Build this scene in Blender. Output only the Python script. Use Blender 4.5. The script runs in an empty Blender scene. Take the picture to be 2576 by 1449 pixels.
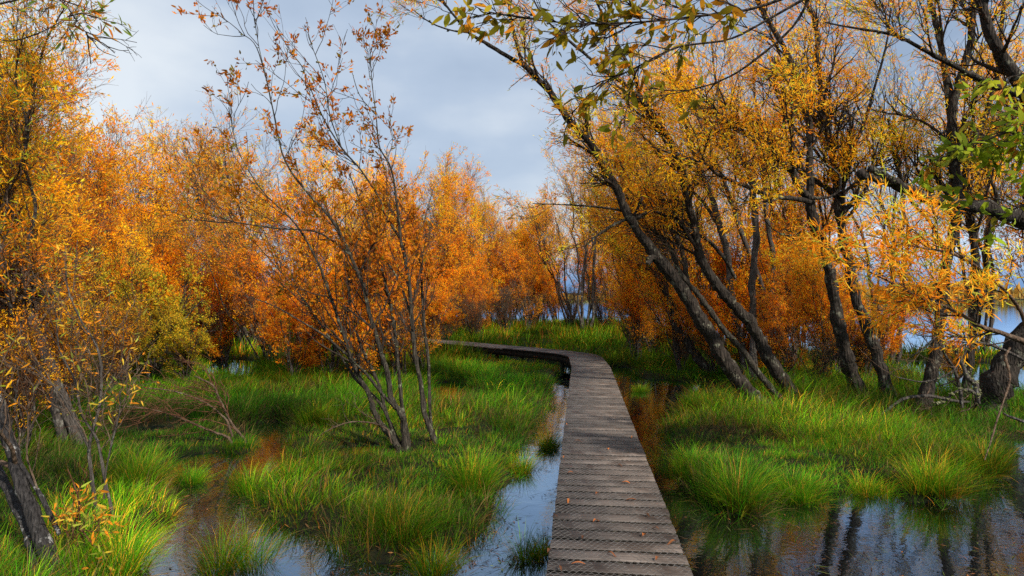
import bpy, math, random
import numpy as np
from math import radians, pi

scene = bpy.context.scene
COL = scene.collection
rng = np.random.default_rng(7)
random.seed(7)

# ---------------------------------------------------------------- helpers
CX, HY, F, CZ = 1288.0, 735.0, 1600.0, 2.0      # camera model used to survey the place
def W(px, py, Z):
    return ((px - CX) / F * Z, Z, CZ - (py - HY) / F * Z)
def G(px, py, z=0.0):
    Z = (CZ - z) * F / (py - HY)
    return ((px - CX) / F * Z, Z, z)

def norm(v):
    return v / (np.linalg.norm(v, axis=-1, keepdims=True) + 1e-9)

def np_mesh(name, verts, loops, starts, totals=None, col=None, smooth=False):
    me = bpy.data.meshes.new(name)
    verts = np.ascontiguousarray(verts, dtype=np.float32)
    loops = np.ascontiguousarray(loops, dtype=np.int32)
    starts = np.ascontiguousarray(starts, dtype=np.int32)
    me.vertices.add(len(verts)); me.vertices.foreach_set('co', verts.ravel())
    me.loops.add(len(loops)); me.loops.foreach_set('vertex_index', loops.ravel())
    me.polygons.add(len(starts)); me.polygons.foreach_set('loop_start', starts)
    if smooth:
        me.polygons.foreach_set('use_smooth', np.ones(len(starts), dtype=bool))
    me.update(calc_edges=True)
    if col is not None:
        a = me.color_attributes.new('Col', 'FLOAT_COLOR', 'POINT')
        c = np.ones((len(verts), 4), dtype=np.float32); c[:, :3] = col
        a.data.foreach_set('color', c.ravel())
    return me

class Mix:
    """collects geometry (quads and tris) for one mesh"""
    def __init__(s): s.v = []; s.f = {3: [], 4: []}; s.n = 0; s.c = []
    def add(s, v, quads=None, tris=None, col=None):
        v = np.asarray(v, dtype=np.float32).reshape(-1, 3)
        if quads is not None and len(quads): s.f[4].append(np.asarray(quads).reshape(-1, 4) + s.n)
        if tris is not None and len(tris): s.f[3].append(np.asarray(tris).reshape(-1, 3) + s.n)
        s.v.append(v); s.n += len(v)
        if col is not None: s.c.append(np.broadcast_to(np.asarray(col, dtype=np.float32), v.shape))
    def mesh(s, name, origin=(0, 0, 0), smooth=False):
        v = np.concatenate(s.v) - np.array(origin, dtype=np.float32)
        q = np.concatenate(s.f[4]) if s.f[4] else np.zeros((0, 4), int)
        t = np.concatenate(s.f[3]) if s.f[3] else np.zeros((0, 3), int)
        loops = np.concatenate([q.ravel(), t.ravel()])
        starts = np.concatenate([np.arange(len(q)) * 4, len(q) * 4 + np.arange(len(t)) * 3])
        col = np.concatenate(s.c) if s.c else None
        return np_mesh(name, v, loops, starts, None, col, smooth)

def smooth_line(pts, n):
    """Catmull-Rom resample of rows (x,y,z,r...)"""
    p = np.asarray(pts, dtype=float)
    if len(p) < 3:
        t = np.linspace(0, 1, n)[:, None]; return p[0] * (1 - t) + p[-1] * t
    q = np.vstack([2 * p[0] - p[1], p, 2 * p[-1] - p[-2]])
    u = np.linspace(0, len(p) - 1 - 1e-6, n); i = u.astype(int); t = (u - i)[:, None]
    a, b, c, d = q[i], q[i + 1], q[i + 2], q[i + 3]
    return .5 * ((2 * b) + (-a + c) * t + (2 * a - 5 * b + 4 * c - d) * t ** 2 + (-a + 3 * b - 3 * c + d) * t ** 3)

def tube(mix, line, rad, sides=8, rough=0.0, cap=True):
    line = np.asarray(line, float); rad = np.asarray(rad, float); n = len(line)
    tan = norm(np.gradient(line, axis=0))
    ref = np.array([0.31, 0.9, 0.12]); u = norm(np.cross(tan[0], ref))
    ang = np.arange(sides) / sides * 2 * pi
    V = np.zeros((n, sides, 3))
    for k in range(n):
        u = norm(u - tan[k] * np.dot(u, tan[k])); w = np.cross(tan[k], u)
        r = rad[k] * (1 + rough * rng.normal(size=sides)) if rough else rad[k] * np.ones(sides)
        V[k] = line[k] + (np.cos(ang) * r)[:, None] * u + (np.sin(ang) * r)[:, None] * w
    i = np.arange(n - 1)[:, None] * sides; j = np.arange(sides)[None, :]; j2 = (j + 1) % sides
    q = np.stack([i + j, i + j2, i + sides + j2, i + sides + j], -1).reshape(-1, 4)
    t = []
    vs = V.reshape(-1, 3)
    if cap:
        vs = np.vstack([vs, line[-1] + tan[-1] * rad[-1] * .4]); c = n * sides
        t = [((n - 1) * sides + a, (n - 1) * sides + (a + 1) % sides, c) for a in range(sides)]
    mix.add(vs, q, t)

def twigs(mix, P, R, sides=3):
    """P (M,K,3) R (M,K): thin branches, vectorised"""
    if len(P) == 0: return
    M, K, _ = P.shape
    tan = norm(np.gradient(P, axis=1))
    ref = np.array([0.37, 0.81, 0.2])
    u = norm(np.cross(tan, ref)); w = np.cross(tan, u)
    ang = np.arange(sides) / sides * 2 * pi
    V = P[:, :, None, :] + R[:, :, None, None] * (np.cos(ang)[:, None] * u[:, :, None, :] + np.sin(ang)[:, None] * w[:, :, None, :])
    m = np.arange(M)[:, None, None] * K * sides; i = np.arange(K - 1)[None, :, None] * sides
    j = np.arange(sides)[None, None, :]; j2 = (j + 1) % sides
    q = np.stack([m + i + j, m + i + j2, m + i + sides + j2, m + i + sides + j], -1).reshape(-1, 4)
    mix.add(V.reshape(-1, 3), q)

def sprout(P, R, n, L, ang, tr=(.3, 1), trop=(0, 0, .1), wob=.12, K=7, rr=(.4, .65), end=.35, rmin=.0025):
    N, Kp, _ = P.shape
    ln = np.linalg.norm(P[:, -1] - P[:, 0], axis=1); pr = ln / ln.sum()
    idx = rng.choice(N, n, p=pr); t = rng.uniform(tr[0], tr[1], n) * (Kp - 1.001)
    i = t.astype(int); f = (t - i)[:, None]
    a = P[idx, i]; b = P[idx, i + 1]
    pos = a * (1 - f) + b * f; tan = norm(b - a)
    r0 = R[idx, i] * rng.uniform(*rr, n)
    u = norm(np.cross(tan, rng.normal(size=(n, 3))))
    an = rng.uniform(*ang, n)[:, None]
    d = norm(tan * np.cos(an) + u * np.sin(an))
    l = rng.uniform(*L, n)[:, None] / (K - 1) * (1.15 - .5 * (t / Kp)[:, None])
    Q = np.zeros((n, K, 3)); Q[:, 0] = pos
    trop = np.array(trop)
    for k in range(1, K):
        d = norm(d + trop + rng.normal(size=(n, 3)) * wob)
        Q[:, k] = Q[:, k - 1] + d * l
    r0 = np.maximum(r0, rmin)
    RR = r0[:, None] * np.linspace(1, end, K)[None, :]
    return Q, np.maximum(RR, rmin * .6)

def noise3(p, f, seed):
    r = np.random.default_rng(seed); v = np.zeros(len(p))
    for k in range(8):
        d = norm(r.normal(size=3)); v += np.sin(p @ d * f * r.uniform(.6, 1.8) + r.uniform(0, 6.28))
    return v / 2.0
def leaves(mix, P, n_per, L, Wd, pal, t0=.1, gap=None, nf=2.6, droop=0.0, fwd=.7, detail=False, jit=.02, grad=None, cvar=.18, clump=0):
    """leaf blades along branches. pal: list of (weight, rgb)"""
    M, K, _ = P.shape; n = int(M * n_per)
    if n == 0: return
    idx = rng.integers(0, M, n)
    if clump:
        tt = rng.uniform(t0, 1, (M, clump)); t = tt[idx, rng.integers(0, clump, n)] + rng.normal(size=n) * .02
        t = np.clip(t, 0, .999) * (K - 1.001)
    else:
        t = rng.uniform(t0, 1, n) * (K - 1.001)
    i = t.astype(int); f = (t - i)[:, None]
    a = P[idx, i]; b = P[idx, i + 1]; pos = a * (1 - f) + b * f + rng.normal(size=(n, 3)) * jit
    if gap is not None:
        nz = noise3(pos, nf, 17); k = nz + rng.normal(size=n) * .25 > gap
        pos, a, b, idx, nz = pos[k], a[k], b[k], idx[k], nz[k]; n = len(pos)
    tan = norm(b - a)
    d = norm(tan * fwd + rng.normal(size=(n, 3)) * .55 + np.array([0, 0, -droop]))
    s = norm(np.cross(d, rng.normal(size=(n, 3)))); up = np.cross(s, d)
    l = (rng.uniform(.45, 1.3, n) * L)[:, None]; w = (rng.uniform(.7, 1.2, n) * Wd)[:, None]
    wt = np.array([p[0] for p in pal], float); wt /= wt.sum(); pc = np.array([p[1] for p in pal])
    # colours cohere along a twig
    tw = rng.choice(len(pal), M, p=wt); own = rng.choice(len(pal), n, p=wt)
    ch = np.where(rng.random(n) < .45, tw[idx], own)
    c = pc[ch] * np.exp(rng.normal(size=(n, 1)) * cvar) * np.exp(rng.normal(size=(n, 3)) * .06)
    if gap is not None: c = c * np.exp(.16 * noise3(pos, nf * .8, 23))[:, None] * np.exp(np.c_[np.zeros(n), .06 * noise3(pos, nf * .5, 29), np.zeros(n)])
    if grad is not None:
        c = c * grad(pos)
    c = np.clip(c, 0, .90)
    if detail:
        g = -(l * .12)
        V = np.stack([pos, pos + d * l * .3 + s * w * .42, pos + d * l * .3 - s * w * .42,
                      pos + d * l * .68 + s * w * .36 + up * g, pos + d * l * .68 - s * w * .36 + up * g,
                      pos + d * l + up * g * 2.4], 1)
        b0 = np.arange(n)[:, None] * 6
        mix.add(V.reshape(-1, 3), b0 + np.array([1, 2, 4, 3]), np.concatenate([b0 + np.array([0, 2, 1]), b0 + np.array([3, 4, 5])]), np.repeat(c, 6, 0))
    else:
        V = np.stack([pos, pos + d * l * .45 + s * w * .5, pos + d * l, pos + d * l * .45 - s * w * .5], 1)
        b0 = np.arange(n)[:, None] * 4
        mix.add(V.reshape(-1, 3), b0 + np.arange(4), None, np.repeat(c, 4, 0))

# ---------------------------------------------------------------- object bookkeeping
def tag(o, label=None, cat=None, group=None, kind=None):
    if label: o['label'] = label
    if cat: o['category'] = cat
    if group: o['group'] = group
    if kind: o['kind'] = kind
    return o
def empty(name, loc, label, cat, group=None):
    o = bpy.data.objects.new(name, None); COL.objects.link(o); o.location = loc
    o.empty_display_size = .1
    return tag(o, label, cat, group)
def obj(name, me, mat, parent=None, loc=None):
    o = bpy.data.objects.new(name, me); COL.objects.link(o)
    if mat and not me.materials: me.materials.append(mat)
    if parent: o.parent = parent
    if loc is not None: o.location = loc
    return o
def copy_tree(o, parent=None):
    c = o.copy(); COL.objects.link(c); c.parent = parent
    for ch in [x for x in bpy.data.objects if x.parent == o]:
        copy_tree(ch, c)
    return c

# ---------------------------------------------------------------- materials
def new_mat(name):
    m = bpy.data.materials.new(name); m.use_nodes = True
    nt = m.node_tree; nt.nodes.clear()
    return m, nt, nt.nodes, nt.links
def N(nodes, t, **kw):
    n = nodes.new(t)
    for k, v in kw.items():
        if k in n.inputs: n.inputs[k].default_value = v
        else: setattr(n, k, v)
    return n

def mat_leaf(name, trans=.4, rnd=.15, glow=False):
    m, nt, ns, ln = new_mat(name)
    at = N(ns, 'ShaderNodeAttribute', attribute_name='Col')
    oi = ns.new('ShaderNodeObjectInfo')
    mr = ns.new('ShaderNodeMapRange'); mr.inputs[3].default_value = .5 - .03 * rnd; mr.inputs[4].default_value = .5 + .09 * rnd
    ln.new(oi.outputs['Random'], mr.inputs[0])
    mv = ns.new('ShaderNodeMapRange'); mv.inputs[3].default_value = 1 - rnd; mv.inputs[4].default_value = 1 + rnd
    ln.new(oi.outputs['Random'], mv.inputs[0])
    hs = ns.new('ShaderNodeHueSaturation')
    ln.new(mr.outputs[0], hs.inputs['Hue']); ln.new(mv.outputs[0], hs.inputs['Value']); ln.new(at.outputs['Color'], hs.inputs['Color'])
    p = N(ns, 'ShaderNodeBsdfPrincipled', Roughness=.55); p.inputs['Specular IOR Level'].default_value = .10
    tr = ns.new('ShaderNodeBsdfTranslucent'); mx = ns.new('ShaderNodeMixShader'); mx.inputs[0].default_value = trans
    ln.new(hs.outputs[0], p.inputs['Base Color'])
    gm_ = N(ns, 'ShaderNodeGamma', Gamma=.80); ln.new(hs.outputs[0], gm_.inputs[0]); ln.new(gm_.outputs[0], tr.inputs['Color'])
    ln.new(p.outputs[0], mx.inputs[1]); ln.new(tr.outputs[0], mx.inputs[2])
    o = ns.new('ShaderNodeOutputMaterial')
    if glow:      # extra diffuse and translucent brightness added so the foliage looks more lit
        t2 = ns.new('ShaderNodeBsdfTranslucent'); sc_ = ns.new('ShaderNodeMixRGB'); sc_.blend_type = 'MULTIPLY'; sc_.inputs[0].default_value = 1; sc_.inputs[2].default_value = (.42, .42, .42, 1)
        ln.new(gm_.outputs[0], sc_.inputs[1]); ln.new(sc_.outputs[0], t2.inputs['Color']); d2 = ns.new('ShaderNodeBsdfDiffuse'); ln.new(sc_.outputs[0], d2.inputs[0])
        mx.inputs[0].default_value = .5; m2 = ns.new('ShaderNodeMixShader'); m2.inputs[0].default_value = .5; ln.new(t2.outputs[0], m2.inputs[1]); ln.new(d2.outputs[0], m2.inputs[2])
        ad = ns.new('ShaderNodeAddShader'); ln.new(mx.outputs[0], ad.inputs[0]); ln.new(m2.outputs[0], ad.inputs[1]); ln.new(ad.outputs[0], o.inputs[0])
    else: ln.new(mx.outputs[0], o.inputs[0])
    return m

def mat_bark(name, dark, mid, patch, pamt=.55, scale=14):
    m, nt, ns, ln = new_mat(name)
    tc = ns.new('ShaderNodeTexCoord')
    mp = ns.new('ShaderNodeMapping'); mp.inputs['Scale'].default_value = (1, 1, .16)
    ln.new(tc.outputs['Object'], mp.inputs[0])
    n1 = N(ns, 'ShaderNodeTexNoise', Scale=scale * 2.2, Detail=8.0, Roughness=.7)
    n2 = N(ns, 'ShaderNodeTexNoise', Scale=scale * .55, Detail=6.0, Roughness=.65)
    ln.new(mp.outputs[0], n1.inputs['Vector']); ln.new(tc.outputs['Object'], n2.inputs['Vector'])
    r1 = ns.new('ShaderNodeValToRGB'); e = r1.color_ramp.elements
    e[0].position = .35; e[0].color = (*dark, 1); e[1].position = .7; e[1].color = (*mid, 1)
    ln.new(n1.outputs['Fac'], r1.inputs[0])
    r2 = ns.new('ShaderNodeValToRGB'); e = r2.color_ramp.elements
    e[0].position = pamt; e[0].color = (0, 0, 0, 1); e[1].position = pamt + .08; e[1].color = (1, 1, 1, 1)
    ln.new(n2.outputs['Fac'], r2.inputs[0])
    mx = ns.new('ShaderNodeMixRGB'); mx.inputs[2].default_value = (*patch, 1)
    ln.new(r2.outputs[0], mx.inputs[0]); ln.new(r1.outputs[0], mx.inputs[1])
    p = N(ns, 'ShaderNodeBsdfPrincipled', Roughness=.85); p.inputs['Specular IOR Level'].default_value = .2
    ln.new(mx.outputs[0], p.inputs['Base Color'])
    vo = N(ns, 'ShaderNodeTexVoronoi', Scale=scale * 2.5); ln.new(mp.outputs[0], vo.inputs['Vector'])
    ad = ns.new('ShaderNodeMath'); ad.operation = 'ADD'
    ln.new(n1.outputs['Fac'], ad.inputs[0]); ln.new(vo.outputs['Distance'], ad.inputs[1])
    b = ns.new('ShaderNodeBump'); b.inputs['Strength'].default_value = 1.0; b.inputs['Distance'].default_value = .045
    ln.new(ad.outputs[0], b.inputs['Height']); ln.new(b.outputs[0], p.inputs['Normal'])
    o = ns.new('ShaderNodeOutputMaterial'); ln.new(p.outputs[0], o.inputs[0])
    return m

LEAF = mat_leaf('willow_leaf', .60, .12, True)
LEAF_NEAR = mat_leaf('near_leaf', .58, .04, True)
LEAF_BROAD = mat_leaf('broad_leaf', .45, .04)
LITTER = mat_leaf('dead_leaf', .2, .04)
GRASS = mat_leaf('grass_blade', .38, .05)
BARK_DARK = mat_bark('dark_bark', (.010, .008, .006), (.085, .066, .052), (.20, .19, .14), .57)
BARK_GREY = mat_bark('grey_bark', (.05, .042, .036), (.17, .145, .125), (.30, .29, .25), .58)
BARK_K = mat_bark('young_bark', (.022, .018, .013), (.12, .10, .075), (.26, .26, .17), .58, 20)
BARK_BIRCH = mat_bark('pale_patched_bark', (.025, .022, .022), (.10, .09, .085), (.46, .45, .43), .57, 24)
TWIG = mat_bark('brown_twig', (.08, .05, .032), (.27, .18, .12), (.32, .28, .21), .62)
TWIG_DARK = mat_bark('dark_twig', (.025, .018, .014), (.10, .07, .05), (.14, .12, .09), .62)
TWIG_RED = mat_bark('red_twig', (.10, .04, .02), (.26, .12, .06), (.22, .16, .10), .62)
LICHEN = mat_bark('lichen_crust', (.22, .22, .09), (.42, .42, .20), (.50, .50, .30), .5, 40)

# ---------------------------------------------------------------- palettes (base colours)
ORANGE = [(3, (.94, .33, .004)), (2.6, (.92, .25, .003)), (2.4, (.95, .42, .008)), (.8, (.72, .17, .004)), (.5, (.56, .40, .02))]
GOLD = [(3, (.95, .32, .005)), (3, (.95, .255, .004)), (1.8, (.95, .46, .012)), (.8, (.55, .42, .02)), (.6, (.95, .52, .03))]
GREENGOLD = [(3, (.95, .35, .006)), (1.4, (.88, .48, .02)), (1.3, (.40, .42, .02)), (2.8, (.94, .27, .005)), (.5, (.20, .26, .02))]
RUST = [(3, (.86, .250, .004)), (2.2, (.70, .165, .003)), (2.2, (.93, .34, .006)), (1, (.44, .11, .004)), (.7, (.50, .34, .012))]
OLIVE = [(3, (.36, .29, .012)), (2, (.24, .23, .012)), (2, (.56, .33, .012)), (1, (.78, .30, .008))]
OVAL = [(3, (.26, .22, .010)), (2, (.34, .26, .012)), (1.4, (.16, .13, .010)), (2.4, (.66, .24, .010)), (1.2, (.52, .36, .02))]
OVALG = [(3, (.30, .38, .012)), (2, (.42, .44, .02)), (1.4, (.16, .22, .012)), (.8, (.42, .34, .02)), (.5, (.46, .17, .015))]
RUSTLEAF = [(3, (.58, .17, .008)), (2, (.42, .11, .006)), (2, (.70, .25, .012)), (1, (.24, .17, .012))]

# ---------------------------------------------------------------- ground and water
def pip(px, py, poly):
    inside = np.zeros(px.shape, bool); n = len(poly)
    for i in range(n):
        x1, y1 = poly[i]; x2, y2 = poly[(i + 1) % n]
        c = ((y1 > py) != (y2 > py)) & (px < (x2 - x1) * (py - y1) / (y2 - y1 + 1e-9) + x1)
        inside ^= c
    return inside

POOLS = [
    # left pond and its narrow arm
    [(330, 1700), (290, 1440), (330, 1340), (430, 1310), (400, 1230), (430, 1165), (560, 1130), (660, 1150), (690, 1220), (640, 1250), (690, 1310), (790, 1370), (830, 1480), (880, 1700)],
    [(640, 1150), (645, 1085), (690, 1065), (740, 1075), (730, 1150), (700, 1210), (670, 1200)],
    [(820, 1240), (900, 1215), (960, 1240), (900, 1275)],
    [(500, 1560), (640, 1380), (760, 1330), (860, 1400), (1000, 1480), (1100, 1700), (600, 1700)],
    [(430, 1330), (420, 1180), (480, 1150), (600, 1150), (650, 1200), (640, 1330)],
    # channel left of the boardwalk
    [(860, 1600), (900, 1470), (1040, 1410), (1190, 1370), (1250, 1310), (1270, 1210), (1320, 1150), (1345, 1070), (1380, 1000), (1400, 940), (1425, 925), (1450, 925), (1450, 1600)],
    [(1080, 1010), (1090, 965), (1160, 958), (1190, 990), (1140, 1020)],
    # right of the boardwalk and the black pool in front
    [(1470, 915), (1560, 925), (1640, 950), (1760, 965), (1860, 985), (1830, 1020), (1740, 1010), (1700, 1050), (1660, 1080), (1700, 1150), (1720, 1235), (1790, 1290), (1900, 1305), (1985, 1265), (2060, 1285), (2100, 1240), (2240, 1215), (2260, 1265), (2360, 1262), (2400, 1230), (2480, 1225), (2520, 1200), (2560, 1120), (2640, 1080), (2900, 1060), (2900, 1700), (1500, 1700)],
    # dark water under the left bushes
    [(500, 945), (520, 905), (640, 905), (660, 925), (640, 945)],
    [(1160, 895), (1160, 880), (1300, 895), (1430, 920), (1440, 945), (1380, 930)],
]
MX0, MX1, MY0, MY1, MS = -14.0, 16.0, 2.2, 30.0, .08
gx = np.arange(MX0, MX1, MS); gy = np.arange(MY0, MY1, MS)
GXX, GYY = np.meshgrid(gx, gy)
def wob(x, y, s, seed):
    r = np.random.default_rng(seed); v = np.zeros(np.broadcast(x, y).shape)
    for k in range(9):
        a = r.uniform(0, 2 * pi); f = s * r.uniform(.6, 2.0); v = v + np.sin((x * math.cos(a) + y * math.sin(a)) * f + r.uniform(0, 6.28))
    return v / 3.0
def base_land(x, y):
    sh = wob(x, y, .5, 3)
    lake = (y > 41 + 2 * sh) & (x > -8 + sh * 2)
    lake |= (x > 7.0 + .5 * sh + np.clip(17 - y, 0, 5) * .25) & (y > 12.3 + .4 * sh)
    lake &= ~((y > 17.6 + .3 * sh) & (y < 20.5 + .3 * sh) & (x > 9) & (x < 24))
    lake &= ~((x < 9.5) & (y < 26) & (x < 9.5 - .0 * y) & (y > 14))
    far = (y > 150 + 6 * wob(x, y, .02, 5)) & (x > -500)
    return np.where(far, 1.0, np.where(lake, 0.0, 1.0))
m = base_land(GXX, GYY)
PXX = CX + F * GXX / GYY; PYY = HY + F * CZ / GYY
wx = (wob(GXX, GYY, 3.0, 11) * 13 + wob(GXX, GYY, 9, 13) * 9) * (6 / GYY); wy = (wob(GXX, GYY, 3.4, 12) * 10 + wob(GXX, GYY, 9, 14) * 6) * (6 / GYY)
for p in POOLS:
    m[pip(PXX + wx, PYY + wy, p)] = 0
# small scattered puddles in the sedge
pud = wob(GXX, GYY, 1.9, 21) + .6 * wob(GXX, GYY, 5, 22)
m[(pud > 1.55) & (GXX < 1.0)] = 0
isl = wob(GXX, GYY, 4.5, 31)
# under the boardwalk it is wet
def blur(a, k):
    for ax in (0, 1):
        c = np.cumsum(np.pad(a, [(k + 1, k) if q == ax else (0, 0) for q in (0, 1)], mode='edge'), axis=ax)
        a = (np.take(c, np.arange(2 * k + 1, c.shape[ax]), axis=ax) - np.take(c, np.arange(0, c.shape[ax] - 2 * k - 1), axis=ax)) / (2 * k + 1)
    return a
m = blur(blur(m, 1), 1)
def land(x, y):
    x = np.asarray(x, float); y = np.asarray(y, float)
    out = base_land(x, y)
    ins = (x > MX0) & (x < MX1 - 2 * MS) & (y > MY0) & (y < MY1 - 2 * MS)
    fx = np.clip((x - MX0) / MS, 0, len(gx) - 2); fy = np.clip((y - MY0) / MS, 0, len(gy) - 2)
    i = fx.astype(int); j = fy.astype(int); u = fx - i; v = fy - j
    b = m[j, i] * (1 - u) * (1 - v) + m[j, i + 1] * u * (1 - v) + m[j + 1, i] * (1 - u) * v + m[j + 1, i + 1] * u * v
    return np.where(ins, b, out)
def gheight(x, y):
    l = land(x, y)
    return -.16 + .24 * np.clip(l, 0, 1) + (.035 * wob(x, y, 2.2, 41) + .012 * wob(x, y, 9, 42)) * (np.asarray(y) < 60)

def axis(a, b, fine, lo, hi, g=1.22):
    mid = list(np.arange(a, b, fine)); s = fine; x = mid[-1]; up = []
    while x < hi: s *= g; x += s; up.append(x)
    s = fine; x = mid[0]; dn = []
    while x > lo: s *= g; x -= s; dn.append(x)
    return np.array(dn[::-1] + mid + up)
ax_ = axis(-11, 13, .12, -4000, 4000); ay_ = axis(2.5, 24, .12, -60, 5000)
AX, AY = np.meshgrid(ax_, ay_)
AZ = gheight(AX, AY)
gv = np.stack([AX, AY, AZ], -1).reshape(-1, 3)
nx, ny = len(ax_), len(ay_)
ii = (np.arange(ny - 1)[:, None] * nx + np.arange(nx - 1)[None, :]).ravel()
gm = Mix(); gm.add(gv, np.stack([ii, ii + 1, ii + nx + 1, ii + nx], -1))
mt, nt, ns, ln = new_mat('mud')
tc = ns.new('ShaderNodeTexCoord')
n1 = N(ns, 'ShaderNodeTexNoise', Scale=14.0, Detail=10.0, Roughness=.8); ln.new(tc.outputs['Object'], n1.inputs['Vector'])
r1 = ns.new('ShaderNodeValToRGB'); e = r1.color_ramp.elements
e[0].position = .35; e[0].color = (.012, .009, .006, 1); e[1].position = .72; e[1].color = (.075, .050, .024, 1)
x = r1.color_ramp.elements.new(.55); x.color = (.022, .026, .008, 1)
ln.new(n1.outputs['Fac'], r1.inputs[0])
p = N(ns, 'ShaderNodeBsdfPrincipled', Roughness=.9); p.inputs['Specular IOR Level'].default_value = .15; ln.new(r1.outputs[0], p.inputs['Base Color'])
b = ns.new('ShaderNodeBump'); b.inputs['Distance'].default_value = .08; ln.new(n1.outputs['Fac'], b.inputs['Height']); ln.new(b.outputs[0], p.inputs['Normal'])
o = ns.new('ShaderNodeOutputMaterial'); ln.new(p.outputs[0], o.inputs[0])
MUD = mt
tag(obj('ground', gm.mesh('ground', smooth=True), MUD), 'dark wet peaty ground under the sedge', 'ground', kind='structure')

# water: dark, still, mirror-like
mt, nt, ns, ln = new_mat('swamp_water')
tc = ns.new('ShaderNodeTexCoord')
n1 = N(ns, 'ShaderNodeTexNoise', Scale=2.6, Detail=4.0, Roughness=.55); ln.new(tc.outputs['Object'], n1.inputs['Vector'])
n2 = N(ns, 'ShaderNodeTexNoise', Scale=26.0, Detail=3.0); ln.new(tc.outputs['Object'], n2.inputs['Vector'])
ma = ns.new('ShaderNodeMath'); ma.operation = 'MULTIPLY_ADD'; ma.inputs[1].default_value = .12
ln.new(n2.outputs['Fac'], ma.inputs[0]); ln.new(n1.outputs['Fac'], ma.inputs[2])
b = ns.new('ShaderNodeBump'); b.inputs['Distance'].default_value = .014; b.inputs['Strength'].default_value = .22
ln.new(ma.outputs[0], b.inputs['Height'])
df = N(ns, 'ShaderNodeBsdfDiffuse'); df.inputs['Color'].default_value = (.006, .005, .004, 1)
gl = N(ns, 'ShaderNodeBsdfGlossy', Roughness=.004); gl.inputs['Color'].default_value = (.60, .79, 1, 1)
ln.new(b.outputs[0], gl.inputs['Normal'])
fr = N(ns, 'ShaderNodeFresnel', IOR=1.33); ln.new(b.outputs[0], fr.inputs['Normal'])
mr = ns.new('ShaderNodeMapRange'); mr.inputs[1].default_value = .02; mr.inputs[2].default_value = .32; mr.inputs[3].default_value = .26; mr.inputs[4].default_value = .92
ln.new(fr.outputs[0], mr.inputs[0])
mx = ns.new('ShaderNodeMixShader'); ln.new(mr.outputs[0], mx.inputs[0]); ln.new(df.outputs[0], mx.inputs[1]); ln.new(gl.outputs[0], mx.inputs[2])
o = ns.new('ShaderNodeOutputMaterial'); ln.new(mx.outputs[0], o.inputs[0])
WATER = mt
wm = Mix(); wm.add([(-4000, -60, 0), (4000, -60, 0), (4000, 5000, 0), (-4000, 5000, 0)], [(0, 1, 2, 3)])
tag(obj('water', wm.mesh('water'), WATER), 'still dark swamp water and open lake behind the trees', 'water', kind='structure')

# far hills; distance haze is painted into their blue colour, paler toward the top
def hill(name, y0, h, seed, col, label, x0=-2600, x1=2600):
    xs = np.linspace(x0, x1, 220); ys = np.linspace(0, 1, 26)
    X, T = np.meshgrid(xs, ys)
    ridge = h * (.62 + .20 * wob(X, X * 0, .004, seed) + .07 * wob(X, T * 300, .02, seed + 1)) * np.clip(.45 + .55 * (X - x0 * .3) / (x1 * .5), .35, 1.15)
    Z = ridge * np.sin(T * pi / 2) ** .8 + 6 * wob(X, T * 400, .05, seed + 2) * np.sin(T * pi)
    Y = y0 + T * h * 2.2
    mm = Mix(); i0 = (np.arange(25)[:, None] * 220 + np.arange(219)[None, :]).ravel()
    mm.add(np.stack([X, Y, Z - 1], -1).reshape(-1, 3), np.stack([i0, i0 + 1, i0 + 221, i0 + 220], -1))
    mt, nt, ns, ln = new_mat(name + '_mat')
    tc = ns.new('ShaderNodeTexCoord'); n1 = N(ns, 'ShaderNodeTexNoise', Scale=.012, Detail=8.0); ln.new(tc.outputs['Object'], n1.inputs['Vector'])
    r1 = ns.new('ShaderNodeValToRGB'); e = r1.color_ramp.elements
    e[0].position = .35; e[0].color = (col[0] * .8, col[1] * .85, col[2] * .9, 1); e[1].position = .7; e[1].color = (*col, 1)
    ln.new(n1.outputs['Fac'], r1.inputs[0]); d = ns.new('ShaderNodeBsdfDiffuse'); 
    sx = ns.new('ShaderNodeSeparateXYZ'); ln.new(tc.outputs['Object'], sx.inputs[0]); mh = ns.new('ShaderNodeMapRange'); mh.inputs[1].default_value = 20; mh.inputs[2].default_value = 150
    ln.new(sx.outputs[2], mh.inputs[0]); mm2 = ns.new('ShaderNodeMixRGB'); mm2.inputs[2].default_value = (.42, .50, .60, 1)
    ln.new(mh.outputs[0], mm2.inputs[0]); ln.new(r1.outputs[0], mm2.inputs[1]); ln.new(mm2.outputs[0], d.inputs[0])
    o = ns.new('ShaderNodeOutputMaterial'); ln.new(d.outputs[0], o.inputs[0])
    tag(obj(name, mm.mesh(name, smooth=True), mt), label, 'hills', kind='structure')
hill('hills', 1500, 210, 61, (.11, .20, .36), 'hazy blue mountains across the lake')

# ---------------------------------------------------------------- boardwalk
DECK = .40
path = [G(1559, 1449, DECK)[:2], (1.86, 15.2), (1.62, 16.5), (.78, 17.6), (-.45, 18.9), (-2.2, 20.7), (-4.4, 22.6), (-7.5, 24.6), (-13, 26.5)]
d0 = np.array(path[1]) - np.array(path[0]); d0 /= np.linalg.norm(d0)
start = np.array(path[0]) - d0 * 5.0
path[0] = tuple(start)
pp = [np.array(path[0])]
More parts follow.
